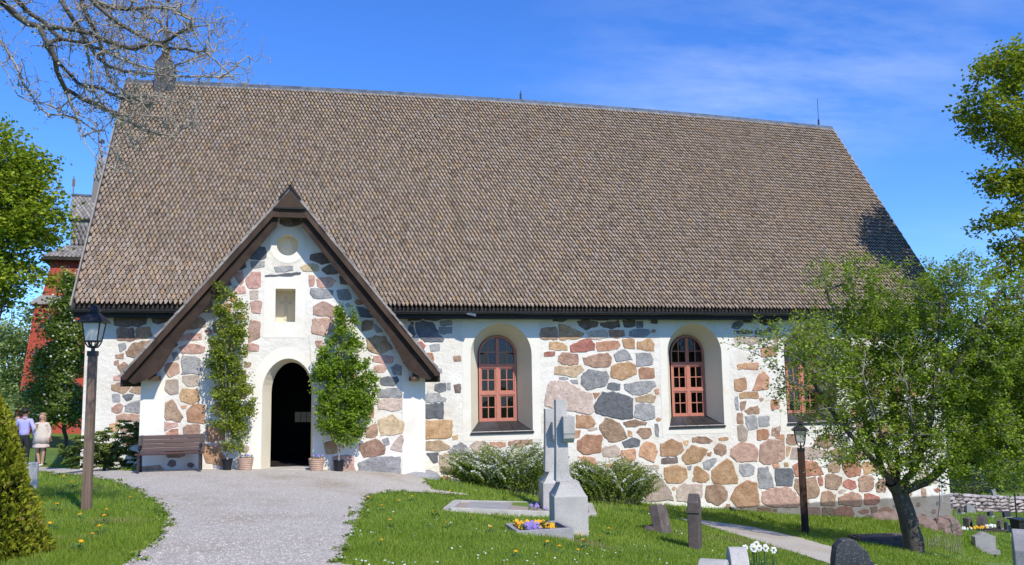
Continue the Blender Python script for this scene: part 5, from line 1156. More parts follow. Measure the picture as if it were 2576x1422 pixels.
def person(loc, rz, hgt, label, top, bottom, hair, skin, kind):
    t = thing('person', loc, label, 'person', None, rz); k = hgt/1.75
    # front of the figure is -y. joints
    V = [(0, 0, .95), (0, .0, 1.12), (0, .01, 1.30), (0, .0, 1.42), (0, -.005, 1.50), (0, -.01, 1.57), (0, -.02, 1.66), (0, -.015, 1.73)]
    Rr = [(.12, .085), (.125, .09), (.16, .105), (.13, .085), (.055, .06), (.074, .092), (.104, .126), (.07, .085)]
    E = [(0, 1), (1, 2), (2, 3), (3, 4), (4, 5), (5, 6), (6, 7)]
    arms = kind.get('arms', ((-1, (-.27, .02, 1.16), (-.29, -.06, .92)), (1, (.27, .02, 1.16), (.29, -.06, .92))))
    hand_at = []
    for s, el, wr in arms:
        i = len(V); V += [(s*.17, .005, 1.41), el, wr]; Rr += [.058, .042, .03]; E += [(3, i), (i, i+1), (i+1, i+2)]
        d = (Vector(wr)-Vector(el)).normalized(); pm = Vector(wr)+d*.06; V.append(tuple(pm)); Rr.append((.036, .02)); E.append((i+2, i+3)); hand_at.append((pm, d, s))
    for s in (-1, 1):
        i = len(V); fx = s*kind.get('foot', .1)
        V += [(s*.09, .0, .88), (s*.1, -.02, .5), (fx, .02, .1), (fx, -.03, .035), (fx, -.13, .025)]; Rr += [.092, .06, .042, .035, .03]; E += [(0, i), (i, i+1), (i+1, i+2), (i+2, i+3), (i+3, i+4)]
    roots = []
    for pm, d, s in hand_at:      # five fingers, each its own short chain rooted in the palm
        sd_ = d.cross(Vector((0, 1, 0))).normalized()
        if sd_.length < .1: sd_ = Vector((1, 0, 0))
        fwd = sd_.cross(d)
        for q, ln in ((-1.5, .055), (-.5, .065), (.5, .062), (1.5, .048)):
            i = len(V); b0 = pm+sd_*(q*.016)+d*.01; V += [tuple(b0), tuple(b0+d*ln*.6), tuple(b0+d*ln-fwd*.015)]; Rr += [.0095, .009, .008]; E += [(i, i+1), (i+1, i+2)]; roots.append(i)
        i = len(V); b0 = pm-sd_*.02*s-d*.02; V += [tuple(b0), tuple(b0-sd_*.03*s+d*.025), tuple(b0-sd_*.035*s+d*.05)]; Rr += [.011, .0095, .008]; E += [(i, i+1), (i+1, i+2)]; roots.append(i)
    V = [tuple(c*k for c in v) for v in V]; Rr = [tuple(c*k for c in r) if isinstance(r, tuple) else r*k for r in Rr]
    skin_obj('body', MT[skin], t, V, E, Rr, 0, 2, roots)
    # top: torso and sleeves
    TV = [(0, 0, .88), (0, 0, 1.12), (0, .01, 1.30), (0, .0, 1.43), (0, 0, 1.475)]; TR_ = [(.175, .13), (.165, .125), (.185, .13), (.14, .1), (.07, .07)]; TE = [(0, 1), (1, 2), (2, 3), (3, 4)]
    for s, el, wr in arms:
        i = len(TV); TV += [(s*.18, .005, 1.405), el, tuple(Vector(el).lerp(Vector(wr), .95))]; TR_ += [.078, .06, .047]; TE += [(3, i), (i, i+1), (i+1, i+2)]
    skin_obj('shirt' if kind['top'] == 'shirt' else 'jacket', MT[top], t, [tuple(c*k for c in v) for v in TV], TE, [tuple(c*k for c in r) if isinstance(r, tuple) else r*k for r in TR_])
    if kind.get('collar'): MB().lathe([(.075*k, 1.46*k), (.07*k, 1.52*k), (.062*k, 1.525*k)], n=14).build('collar', MT[top], t)
    if kind['legs'] == 'trousers':
        LV = [(0, 0, 1.08), (0, 0, .93)]; LR = [(.14, .105), (.165, .13)]; LE = [(0, 1)]
        for s in (-1, 1):
            i = len(LV); fx = s*kind.get('foot', .1); LV += [(s*.09, 0, .82), (s*.1, -.015, .5), (fx, .015, .08)]; LR += [.105, .082, .068]; LE += [(1, i), (i, i+1), (i+1, i+2)]
        skin_obj('trousers', MT[bottom], t, [tuple(c*k for c in v) for v in LV], LE, [tuple(c*k for c in r) if isinstance(r, tuple) else r*k for r in LR])
    else:
        def ringe(z, rx, ry, w=0., ph=0.): return [((rx+w*math.sin(6*a+ph))*math.cos(a)*k, (ry+w*math.sin(6*a+ph))*math.sin(a)*k, z*k) for a in np.linspace(0, 2*math.pi, 25)[:-1]]
        MB().rings([ringe(.62, .27, .22, .012), ringe(.66, .262, .21, .011), ringe(.85, .225, .175, .006), ringe(1.02, .185, .14), ringe(1.3, .17, .125), ringe(1.42, .13, .09)]).build('dress', MT[bottom], t, smooth=True)
        MB().rings([ringe(.78, .285, .215, .014, 1), ringe(1.0, .24, .175, .01, 1), ringe(1.25, .21, .15, .004), ringe(1.41, .17, .11), ringe(1.46, .085, .075)]).build('cardigan', MT[top], t, smooth=True)
    for s in (-1, 1):
        fx = s*kind.get('foot', .1); MB().ell((fx*k, -.055*k, .03*k), (.05*k, .14*k, .042*k)).build('shoe', MT[kind.get('shoe', 'trouser')], t, smooth=True)
    # head details
    hz = 1.665
    if hair == 'hair_dark':
        MB().ell((0, .022*k, (hz+.035)*k), (.11*k, .118*k, .1*k), 12, 8).build('hair', MT[hair], t, smooth=True)
    else:
        MB().ell((0, .035*k, (hz+.055)*k), (.11*k, .11*k, .085*k), 12, 8).ell((-.092*k, .02*k, (hz-.1)*k), (.022*k, .04*k, .13*k), 8, 6).ell((.092*k, .02*k, (hz-.1)*k), (.03*k, .05*k, .13*k), 8, 6).ell((0, .085*k, (hz-.08)*k), (.095*k, .04*k, .16*k), 8, 6).build('hair', MT[hair], t, smooth=True)
    for s in (-1, 1):
        MB().ell((s*.1*k, .0, (hz-.02)*k), (.012*k, .02*k, .03*k), 8, 6).build('ear', MT[skin], t, smooth=True)
        MB().ell((s*.036*k, -.122*k, (hz-.005)*k), (.012*k, .008*k, .007*k), 8, 6).build('eye', MT['hair_dark'], t, smooth=True)
    MB().ell((0, -.138*k, (hz-.04)*k), (.012*k, .018*k, .025*k), 8, 6).build('nose', MT[skin], t, smooth=True)
    MB().ell((0, -.118*k, (hz-.085)*k), (.025*k, .008*k, .007*k), 8, 6).build('mouth', MT['maroon'], t, smooth=True)
    return t
def at(a, b): g = onD(a, b, 28.); return (g[0], g[1], float(gz(g[0], g[1]))+.015)
person(at(57, 1172), R_(172), 1.86, 'man seen from behind in a lavender shirt and black trousers', 'shirt', 'trouser', 'hair_dark', 'tan_skin', dict(top='shirt', legs='trousers', collar=1, arms=((-1, (-.3, .06, 1.17), (-.33, .02, .92)), (1, (.3, .06, 1.17), (.31, -.0, .93)))))
person(at(101, 1171), R_(-12), 1.70, 'woman in a cream cardigan and short pale dress facing the viewer', 'cream', 'pinkdress', 'hair_blond', 'skin', dict(top='jacket', legs='dress', foot=.055, shoe='shoe_white', arms=((-1, (-.2, -.06, 1.17), (-.09, -.17, 1.33)), (1, (.26, .03, 1.14), (.25, -.03, .9)))))
mp = at(57, 1172)
person((mp[0]+.42, mp[1]+.38, float(gz(mp[0]+.42, mp[1]+.38))+.015), R_(165), 1.68, 'person in a grey suit half hidden behind the lavender shirt', 'greysuit', 'greysuit', 'hair_dark', 'skin', dict(top='jacket', legs='trousers'))
person((mp[0]-.38, mp[1]+.5, float(gz(mp[0]-.38, mp[1]+.5))+.015), R_(40), 1.66, 'person in maroon mostly hidden left of the lavender shirt', 'maroon', 'trouser', 'hair_dark', 'skin', dict(top='jacket', legs='trousers'))
# ================================================================== VEGETATION
def tube_mesh(name, P0, P1, R0, R1, m, parent, org, n=5):
    "frusta for many segments at once"
    P0, P1 = np.asarray(P0), np.asarray(P1); R0, R1 = np.asarray(R0), np.asarray(R1)
    okl = np.linalg.norm(P1-P0, axis=1) > 1e-5; P0, P1, R0, R1 = P0[okl], P1[okl], R0[okl], R1[okl]
    t = P1-P0; ln = np.linalg.norm(t, axis=1, keepdims=True); t = t/np.maximum(ln, 1e-9)
    P1 = P1+t*np.minimum(R1[:, None]*.5, .02)
    ref = np.where(np.abs(t[:, 2:3]) > .9, np.array([[1., 0, 0]]), np.array([[0, 0, 1.]])); x = np.cross(t, ref); x /= np.linalg.norm(x, axis=1, keepdims=True); y = np.cross(t, x)
    a = np.arange(n)*2*math.pi/n; ca, sa = np.cos(a), np.sin(a)
    d = x[:, None, :]*ca[None, :, None]+y[:, None, :]*sa[None, :, None]
    V = np.concatenate([P0[:, None]+d*R0[:, None, None], P1[:, None]+d*R1[:, None, None]], 1)
    k = np.arange(n); q = np.stack([k, (k+1) % n, (k+1) % n+n, k+n], 1)
    Fq = q[None]+(np.arange(len(P0))*2*n)[:, None, None]
    o = npmesh(name, V.reshape(-1, 3)-np.array(org), Fq.reshape(-1, 4), m, parent); o.data.shade_smooth(); return o
def leaves(name, C, size, m, parent, org, asp=.6, up=.5, fold=.25, nrm=None, dirs=None, spread=1.):
    "one rhombic leaf per centre, folded along its midrib"
    C = np.asarray(C); n = len(C); size = np.broadcast_to(np.asarray(size, float), (n,))*RNG.uniform(.7, 1.25, n)
    N_ = RNG.normal(0, 1, (n, 3)); N_[:, 2] = np.abs(N_[:, 2])*1.2+up
    if nrm is not None: N_ = N_*.6+nrm*1.2
    N_ /= np.linalg.norm(N_, axis=1, keepdims=True)
    A = RNG.normal(0, 1, (n, 3))*spread
    if dirs is not None: A = A*.45+dirs
    A -= N_*(A*N_).sum(1, keepdims=True); A /= np.linalg.norm(A, axis=1, keepdims=True); B = np.cross(N_, A)
    s = size[:, None]
    base = C-A*s*.5; tip = C+A*s*.5-N_*s*.08; l = C+B*s*asp*.5+N_*s*fold*.3-A*s*.06; r = C-B*s*asp*.5+N_*s*fold*.3-A*s*.06
    V = np.stack([base, r, tip, l], 1).reshape(-1, 3)-np.array(org)
    i = np.arange(n)*4; T = np.stack([np.stack([i, i+1, i+2], 1), np.stack([i, i+2, i+3], 1)], 1).reshape(-1, 3)
    return npmesh(name, V, T, m, parent)
class Skel:
    "branch skeleton that grows towards target points"
    def __init__(s): s.P = []; s.par = []
    def poly(s, pts, parent=-1, step=.3, jit=.0):
        "append a polyline; returns the index of its last node"
        last = parent; prev = None
        for p in pts:
            p = np.asarray(p, float)
            if prev is not None:
                n = max(1, int(np.linalg.norm(p-prev)/step))
                for i in range(1, n+1):
                    q = prev+(p-prev)*i/n+(RNG.normal(0, jit, 3) if i < n else 0); s.P.append(q); s.par.append(last); last = len(s.P)-1
            else:
                s.P.append(p); s.par.append(last); last = len(s.P)-1
            prev = p
        return last
    def nearest(s, p): return int(np.argmin(((np.array(s.P)-np.asarray(p))**2).sum(1)))
    def grow(s, T, step=.3, jit=.05, bend=.25, droop=0., maxlen=9., tipup=0.):
        T = np.asarray(T); P = np.zeros((len(s.P)+len(T)*60, 3)); n = len(s.P); P[:n] = s.P
        d0 = np.array([((P[:n]-t)**2).sum(1).min() for t in T]); tips = []
        for k in np.argsort(d0):
            t = T[k]; D = ((P[:n]-t)**2).sum(1); j = int(np.argmin(D)); L = math.sqrt(D[j])
            if L > maxlen or L < 1e-3: continue
            a = P[j]; pj = s.par[j]; tang = (a-P[pj]) if pj >= 0 else np.array([0, 0, 1.]); tang = tang/max(1e-6, np.linalg.norm(tang))
            bd = bend*max(0., float(tang @ (t-a))/L); m = max(2, int(L/step)); last = j
            for i in range(1, m+1):
                f = i/m; q = a*(1-f)+t*f+tang*L*bd*f*(1-f)*2+np.array([0, 0, -droop*L*f*(1-f)+tipup*L*f*f])+RNG.normal(0, jit*step, 3)*(1 if i < m else .3)
                if n >= len(P): break
                P[n] = q; s.P.append(q); s.par.append(last); last = n; n += 1
            tips.append(last)
        return tips
    def radii(s, tip=.006, ex=2.4):
        n = len(s.P); r = np.zeros(n); 
        order = range(n-1, -1, -1)
        acc = np.zeros(n)
        for i in order:
            if acc[i] == 0: acc[i] = tip**ex
            r[i] = acc[i]**(1/ex)
            if s.par[i] >= 0: acc[s.par[i]] += acc[i]
        return r
    def mesh(s, name, m, parent, org, r, n=5, rmin=0., rmax=9.):
        P = np.array(s.P); par = np.array(s.par); I = np.nonzero((par >= 0) & (r >= rmin) & (r < rmax))[0]
        if len(I) == 0: return None
        return tube_mesh(name, P[par[I]], P[I], np.minimum(r[par[I]], r[I]*1.35+.004), r[I], m, parent, org, n)
def ellpts(c, r, n, shell=.0, rng=RNG):
    d = rng.normal(0, 1, (n, 3)); d /= np.linalg.norm(d, axis=1, keepdims=True); q = rng.uniform(shell**3, 1, (n, 1))**(1/3.); return np.asarray(c)+d*q*np.asarray(r)
def bark(n, a, b, c3=None): MT[n] = mat(n, a, b, 9., .9, .01, 30., stretch=(2, 2, .6), c3=c3, c3at=.6, c3w=.08, c3scale=14.)
bark('ash_bark', (.07, .06, .047), (.14, .12, .097), (.22, .225, .15)); bark('ash_twig', (.25, .21, .16), (.41, .36, .29)); bark('dark_bark', (.075, .06, .048), (.135, .11, .09), (.17, .165, .12)); bark('twig_bark', (.2, .178, .15), (.34, .31, .27)); bark('birch_bark', (.2, .15, .12), (.5, .46, .42))
def leafmat(n, a, b, tr=.35, r=.3, hue=.012): MT[n] = mat(n, a, b, 1.2, .55, island=True, rnd=r, hue=hue, trans=tr, spec=.35)
leafmat('maple_leaf', (.25, .33, .018), (.34, .41, .03), .45); leafmat('maple_leaf_deep', (.22, .28, .015), (.31, .36, .025), .45); leafmat('hawthorn_leaf', (.21, .31, .02), (.3, .39, .035), .45); leafmat('birch_leaf', (.17, .28, .015), (.25, .36, .025), .42); leafmat('birch_leaf_olive', (.2, .27, .02), (.3, .35, .035), .42); leafmat('cherry_leaf', (.17, .26, .04), (.26, .35, .07), .42)
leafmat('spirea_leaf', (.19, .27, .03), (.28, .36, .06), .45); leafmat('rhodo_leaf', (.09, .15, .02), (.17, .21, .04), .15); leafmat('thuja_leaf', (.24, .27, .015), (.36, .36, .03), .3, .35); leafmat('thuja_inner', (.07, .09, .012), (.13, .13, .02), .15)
leafmat('pale_leaf', (.24, .33, .09), (.32, .4, .13), .45); leafmat('conifer', (.028, .05, .018), (.05, .08, .025), .1); leafmat('dry_leaf', (.25, .14, .06), (.34, .2, .1), .2); leafmat('ash_key', (.36, .27, .17), (.46, .36, .25), .3); leafmat('lichen', (.26, .275, .18), (.4, .41, .3), .2, .25)
MT['blossom'] = mat('white_blossom', (.72, .72, .66), (.82, .82, .78), 20., .7, trans=.3)

# --- old ash reaching in from the upper left: bare, lichened, seed keys still hanging
AD = 10.6
def ash_pt(x, y, d): return onD(x/2.665, y/2.665, d)
limbs = [
 [(20, 20), (90, 90), (180, 155), (270, 185), (300, 260), (340, 310), (370, 400), (400, 520), (450, 620), (510, 760), (540, 870), (600, 1000), (680, 1090), (820, 1160)],
 [(450, 600), (560, 670), (700, 740), (800, 770), (960, 775), (1130, 790)], [(740, 745), (850, 810), (1000, 880), (1150, 910), (1280, 840)],
 [(270, 185), (380, 185), (500, 200), (620, 230), (750, 290), (900, 330), (1080, 290), (1230, 200), (1400, 170)],
 [(380, -40), (450, 70), (520, 180), (580, 270), (650, 380), (720, 440), (830, 480), (1000, 495), (1180, 510), (1400, 515), (1550, 510), (1620, 540)],
 [(540, -40), (600, 150), (660, 250), (690, 350), (720, 490), (780, 580), (860, 640), (1000, 700)],
 [(100, -10), (200, 90), (300, 150), (400, 260), (540, 280), (700, 340), (900, 430), (1050, 470), (1200, 430), (1430, 340)],
 [(-30, 230), (70, 380), (140, 510), (180, 600), (260, 720), (330, 770), (430, 770), (520, 800), (640, 880)],
 [(-30, 380), (50, 490), (90, 580), (120, 640), (200, 680), (290, 690), (400, 740)],
 [(560, 200), (590, 350), (610, 480), (620, 600), (680, 700), (760, 770), (860, 900), (930, 1030)],
 [(590, -30), (700, 40), (850, 60), (1000, 50), (1180, 70)], [(640, 30), (760, 130), (900, 220), (1050, 300), (1200, 330), (1430, 350)],
 [(300, 300), (400, 430), (480, 510), (520, 560), (700, 600), (800, 660), (1000, 640), (1240, 690)]]
sk = Skel()
tb_ = onD(-620, 1380, 11.5); trunk_base = np.array([tb_[0], tb_[1], float(gz(tb_[0], tb_[1]))])
fork = onD(-430, 60, 11.2); top = onD(-200, -330, 11.)
sk.poly([trunk_base-[0, 0, .2], trunk_base*.5+fork*.5+[.1, 0, 0], fork, top], step=.4)
n_tr = len(sk.P)
hub1 = sk.poly([fork, onD(-200, -40, 10.9), ash_pt(-60, -40, AD)], sk.nearest(fork), .3); hub2 = sk.poly([top, onD(0, -250, 10.6), onD(180, -120, AD)], sk.nearest(top), .3)
for li, L in enumerate(limbs):
    d0 = AD+((li*37) % 11-5)*.11
    pts = [ash_pt(x, y, d0+.25*math.sin(i*.9+li)) for i, (x, y) in enumerate(L)]
    if L[0][0] < 0: par = hub1
    elif L[0][1] <= 35: par = hub2 if L[0][0] > 90 else hub1
    else: par = sk.nearest(pts[0])
    if L[0][1] <= 35 or L[0][0] < 0: sk.poly([sk.P[par]]+pts, par, .12, .008)
    else: sk.poly(pts, par, .12, .008)
mainN = len(sk.P)
# twigs: targets scattered beside the limbs, growing outwards to the right and curling up
tg = []
for li, L in enumerate(limbs):
    for i in range(len(L)-1):
        n_ = int(math.hypot(L[i+1][0]-L[i][0], L[i+1][1]-L[i][1])/ (11 if L[i][0] > 430 else 24))
        for q in range(n_):
            f = random.random(); x = L[i][0]*(1-f)+L[i+1][0]*f; y = L[i][1]*(1-f)+L[i+1][1]*f
            ln = random.uniform(50, 210)*(1.15 if x > 450 else .6)
            tg.append(ash_pt(x+ln*random.uniform(.25, 1.), y+random.uniform(-.75, .55)*ln, AD+random.uniform(-.75, .75)))
for i in range(330):
    x = random.uniform(480, 1330); y = random.uniform(-20, 330); tg.append(ash_pt(x, y, AD+random.uniform(-.8, .8)))
tips = sk.grow(np.array(tg), .1, .035, .4, .0, 1.3, .1)
tg2 = []
for tpi in tips:
    if random.random() < .75:
        p = sk.P[tpi]; q = sk.P[sk.par[tpi]]; dv_ = (p-q)/max(1e-6, np.linalg.norm(p-q))
        for _ in range(2): tg2.append(p+dv_*random.uniform(.05, .16)+RNG.normal(0, .05, 3)+np.array([0, 0, .05]))
tips2 = sk.grow(np.array(tg2), .06, .04, .3, 0, .5, .15)
r = sk.radii(.0031, 2.4); r[:n_tr] = np.linspace(.4, .17, n_tr); nh = hub2+1; r[n_tr:hub1+1] = np.maximum(r[n_tr:hub1+1], np.linspace(.2, .05, hub1+1-n_tr)); r[hub1+1:nh] = np.maximum(r[hub1+1:nh], np.linspace(.16, .05, nh-hub1-1))
ash = thing('ash_tree', trunk_base, 'old lichened ash with bare branches hanging in at the upper left', 'tree'); OA = tuple(map(float, trunk_base))
sk.mesh('trunk', MT['ash_bark'], ash, OA, r, 7, .016); tag(sk.mesh('twigs', MT['ash_twig'], ash, OA, r, 4, 0, .016), kind='stuff')
P = np.array(sk.P); thick = np.nonzero((r > .011) & (P[:, 2] > 4) & (np.arange(len(P)) < mainN))[0]
pick = RNG.choice(thick, 3600); cc = P[pick]+RNG.normal(0, 1, (len(pick), 3))*(r[pick]*.9+.012)[:, None]+np.array([0, 0, -.012])
o = leaves('lichen', cc, .034, MT['lichen'], ash, OA, .8, 0.); tag(o, kind='stuff')
keyc = []
for tpi in list(tips2):
    if random.random() < .3:
        for q in range(random.randint(4, 9)): keyc.append(sk.P[tpi]+RNG.normal(0, .03, 3)+np.array([0, 0, -.035]))
o = leaves('seed_keys', np.array(keyc), .042, MT['ash_key'], ash, OA, .25, 0., dirs=np.array([[0, 0, -1.]])); tag(o, kind='stuff')

# --- broadleaf trees: trunk, limbs, twigs, crown of separate leaves
def leaf_tree(name, base, label, lobes, nt_, nleaf, lsize, lm, bk, trunk_r=.2, fork_h=2.2, group=None, per_tip=.35, asp=.75, tip=.008, lead=None, cat='tree', maxlen=6., shell=.45, droop=0., extra=None, in_view=True):
    base = np.array([base[0], base[1], float(gz(base[0], base[1]))]); t = thing(name, base, label, cat, group); og = tuple(map(float, base))
    s = Skel(); cen = np.mean([np.array(l[0]) for l in lobes], 0)
    topc = max(lobes, key=lambda l: l[0][2])[0]
    s.poly([base-[0, 0, .25], base+[.03, 0, fork_h*.5], base+[(cen[0]-base[0])*.25, (cen[1]-base[1])*.25, fork_h], np.array(topc)*.7+cen*.3], step=.35, jit=.03)
    for l in lobes:
        c = np.array(l[0]); j = s.nearest(base+[(c[0]-base[0])*.15, (c[1]-base[1])*.15, max(fork_h, (c[2]-base[2])*.55)]); s.poly([s.P[j], s.P[j]*.45+c*.55+RNG.normal(0, .15, 3), c], j, .3, .04)
    w = np.array([l[1][0]*l[1][1]*l[1][2] for l in lobes])**(2/3.); w /= w.sum()
    T = np.concatenate([ellpts(l[0], l[1], max(4, int(nt_*wi)), shell) for l, wi in zip(lobes, w)])
    tips = s.grow(T, .28, .12, .25, droop, maxlen)
    rad = s.radii(tip, 2.3); rad *= trunk_r/rad[1] if rad[1] > trunk_r else 1.
    s.mesh('trunk', MT[bk], t, og, rad, 7, .03); tag(s.mesh('branches', MT[bk], t, og, rad, 4, 0, .03), kind='stuff')
    Pn = np.array(s.P); tp = Pn[tips]; k = RNG.integers(0, len(tp), nleaf)
    # leaf clumps around the tips and a little way back along the twig
    back = np.array([s.par[i] for i in tips]); f = RNG.random(nleaf)[:, None]; cpos = tp[k]*(1-f*.9)+Pn[back[k]]*f*.9+RNG.normal(0, per_tip, (nleaf, 3))*np.array([1, 1, .75])
    leaves('crown', cpos, lsize, MT[lm], t, og, asp)
    if extra: extra(t, og, tp, Pn)
    return t
# maple at the left edge
b = onD(-40, 1120, 31.); q = lambda a, v, d: onD(a, v, d)
leaf_tree('maple_tree', b, 'bright yellow-green maple at the left edge before the bell tower', [(q(-10, 400, 31), (1.9, 1.8, 1.6)), (q(-90, 480, 31), (2.6, 2.2, 2.4)), (q(62, 520, 30.6), (1.35, 1.4, 1.5)), (q(20, 610, 31), (1.7, 1.6, 1.2)), (q(80, 455, 31.), (.9, 1., .9)), (q(100, 560, 30.5), (.95, 1., .8)), (q(55, 705, 30.6), (1.2, 1.2, .6)), (q(-70, 720, 31), (1.5, 1.5, 1.)), (q(-120, 600, 31), (2.2, 2., 1.6))], 620, 30000, .16, 'maple_leaf', 'dark_bark', .3, 3.5, per_tip=.26)
# maple leaning in at the upper right, its shade falls on the eave corner
b = (30.6, -3.6)
def rc(a, v, d, rx, ry, rz): return (tuple(onD(a, v, d)), (rx, ry, rz))
RMX = [rc(2520, 190, 28.0, .95, 1.3, .8), rc(2600, 160, 28.5, 1.4, 1.5, 1.), rc(2475, 290, 27.9, .75, 1.2, .75), rc(2560, 330, 28.1, 1.3, 1.5, .9), rc(2660, 330, 28.5, 1.6, 1.6, 1.5), rc(2530, 455, 27.9, .85, 1.3, .55), rc(2610, 480, 28.3, 1.3, 1.5, .9), rc(2525, 560, 27.8, .75, 1.2, .4), rc(2600, 625, 28.1, 1.1, 1.4, .55), rc(2700, 600, 28.5, 1.5, 1.5, 1.2), rc(2760, 420, 28.5, 2., 2., 2.), rc(2545, 680, 28.0, .6, .9, .35)]
leaf_tree('maple_tree', b, 'tall maple with loose bright foliage at the upper right', RMX, 560, 26000, .15, 'maple_leaf_deep', 'dark_bark', .32, 4., per_tip=.2, shell=.3)
# trees and shrubs behind, left
def blossom(n, size, m='blossom', sp=.16):
    def f(t, og, tp, Pn):
        k = RNG.integers(0, len(tp), n); leaves('blossom', tp[k]+RNG.normal(0, sp, (n, 3)), size, MT[m], t, og, .9)
    return f
leaf_tree('bird_cherry', onD(165, 1105, 36.), 'dark green flowering bird cherry in front of the red bell tower', [rc(165, 760, 35.5, .55, .6, .8), rc(150, 840, 35.5, .8, .8, .8), rc(150, 930, 35.5, 1.05, 1., .8), rc(160, 1010, 35.5, 1.0, .9, .7), rc(120, 900, 35.5, .55, .6, .6), rc(190, 860, 35.5, .6, .6, 1.), rc(105, 985, 35.5, .6, .7, .6), rc(120, 1045, 35.5, .7, .7, .45), rc(180, 720, 35.6, .4, .5, .6), rc(190, 1040, 35.5, .6, .6, .5)], 430, 24000, .13, 'cherry_leaf', 'dark_bark', .12, .7, per_tip=.17, shell=.2, extra=blossom(2600, .1))
leaf_tree('pale_tree', onD(35, 1120, 52.), 'pale loose tree with fresh leaves between the people and the tower', [rc(60, 850, 52, 1.3, 1.4, 1.2), rc(30, 900, 52, 1.6, 1.6, 1.3), rc(0, 850, 52, 1.3, 1.4, 1.2), rc(70, 950, 52, 1.2, 1.3, 1.1), rc(20, 980, 52, 1.5, 1.5, 1.), rc(85, 1010, 42, .9, 1., .8), rc(95, 800, 44, .8, .9, .8)], 300, 9000, .18, 'pale_leaf', 'dark_bark', .18, 1.6, per_tip=.3, shell=.3)
leaf_tree('pale_tree', onD(-60, 1110, 58.), 'second pale tree further left, mostly behind the maple', [rc(-40, 850, 58, 1.8, 1.8, 1.8), rc(-90, 800, 58, 2., 2., 2.), rc(-30, 960, 58, 1.8, 1.8, 1.4)], 220, 6500, .2, 'pale_leaf', 'dark_bark', .2, 1.6, per_tip=.32, shell=.3)
leaf_tree('far_tree', onD(60, 1090, 80.), 'low broad green tree in the far left distance behind the people', [rc(40, 1020, 80, 3., 3., 1.8), rc(90, 1030, 80, 2.4, 2.5, 1.6), rc(-20, 1010, 80, 3., 3., 2.)], 200, 4500, .25, 'cherry_leaf', 'dark_bark', .25, 1.2, per_tip=.4, shell=.3)
# far right: the wood behind the boundary wall, tree by tree
rw2 = random.Random(8)
FT = [(2470, 1010, 76, 'rounded dark tree directly behind the boundary wall', 'cherry_leaf'), (2560, 990, 74, 'broad dark tree behind the wall at the right edge', 'cherry_leaf'), (2420, 985, 105, 'distant leafy tree showing beside the church corner', 'hawthorn_leaf'), (2520, 930, 98, 'taller distant tree rising above the others', 'hawthorn_leaf'), (2650, 920, 92, 'large distant tree at the far right', 'hawthorn_leaf')]
for a, v, d, lab, lm in FT:
    sc_t = d/75.; leaf_tree('far_tree', onD(a, 1190, d), lab, [rc(a+rw2.uniform(-50, 50)/sc_t, v+rw2.uniform(-45, 75), d+rw2.uniform(-1, 1), rw2.uniform(1.6, 2.4)*sc_t, 2.*sc_t, rw2.uniform(1.3, 2.)*sc_t) for _ in range(6)], 260, 10000, .26*sc_t, lm, 'dark_bark', .25, 2., per_tip=.42, shell=.3)
hb_ = thing('clipped_hedge', onG(2470, 1262)+np.array([3., 5., 0]), 'dark low clipped hedge along the back of the boundary wall', 'hedge'); oh = np.array(hb_.location)
hc = []
for i in range(5500):
    f = random.uniform(-4., 14.); hc.append(oh+np.array([dv[0]*f, dv[1]*f, 0])+np.array([random.gauss(0, .5), random.gauss(0, .5), 0])); hc[-1][2] = float(gz(hc[-1][0], hc[-1][1])) if i % 11 == 0 else hc[i-1][2]
hc = np.array(hc); hc[:, 2] = gz(hc[:, 0], hc[:, 1])+RNG.uniform(0, 1.5, len(hc))
leaves('foliage', hc, .16, MT['conifer'], hb_, tuple(oh), .7)
sk_h = MB()
for i in range(10): p = oh+np.array([dv[0]*(i*1.8-4), dv[1]*(i*1.8-4), 0]); z = float(gz(p[0], p[1])); sk_h.tube([(p[0], p[1], z-.1), (p[0], p[1], z+1.2)], .04, 5)
sk_h.build('stems', MT['dark_bark'], hb_, tuple(oh))
for a, v, lab in ((g8(1903, 862)[0], g8(1903, 862)[1], 'left of two small clipped shrubs at the boundary wall'), (g8(1992, 880)[0], g8(1992, 880)[1], 'right of two small clipped shrubs at the boundary wall')):
    g1 = onG(a, v); t = thing('clipped_shrub', g1, lab, 'shrub'); s = 1/pxm(g1); MB().tube([(0, 0, -.1), (0, 0, .5)], .04, 5).build('stem', MT['dark_bark'], t)
    c = ellpts((0, 0, .62), (.34, .34, .62), 700, .6); leaves('foliage', c, .1, MT['thuja_inner'], t, (0, 0, 0), .7)

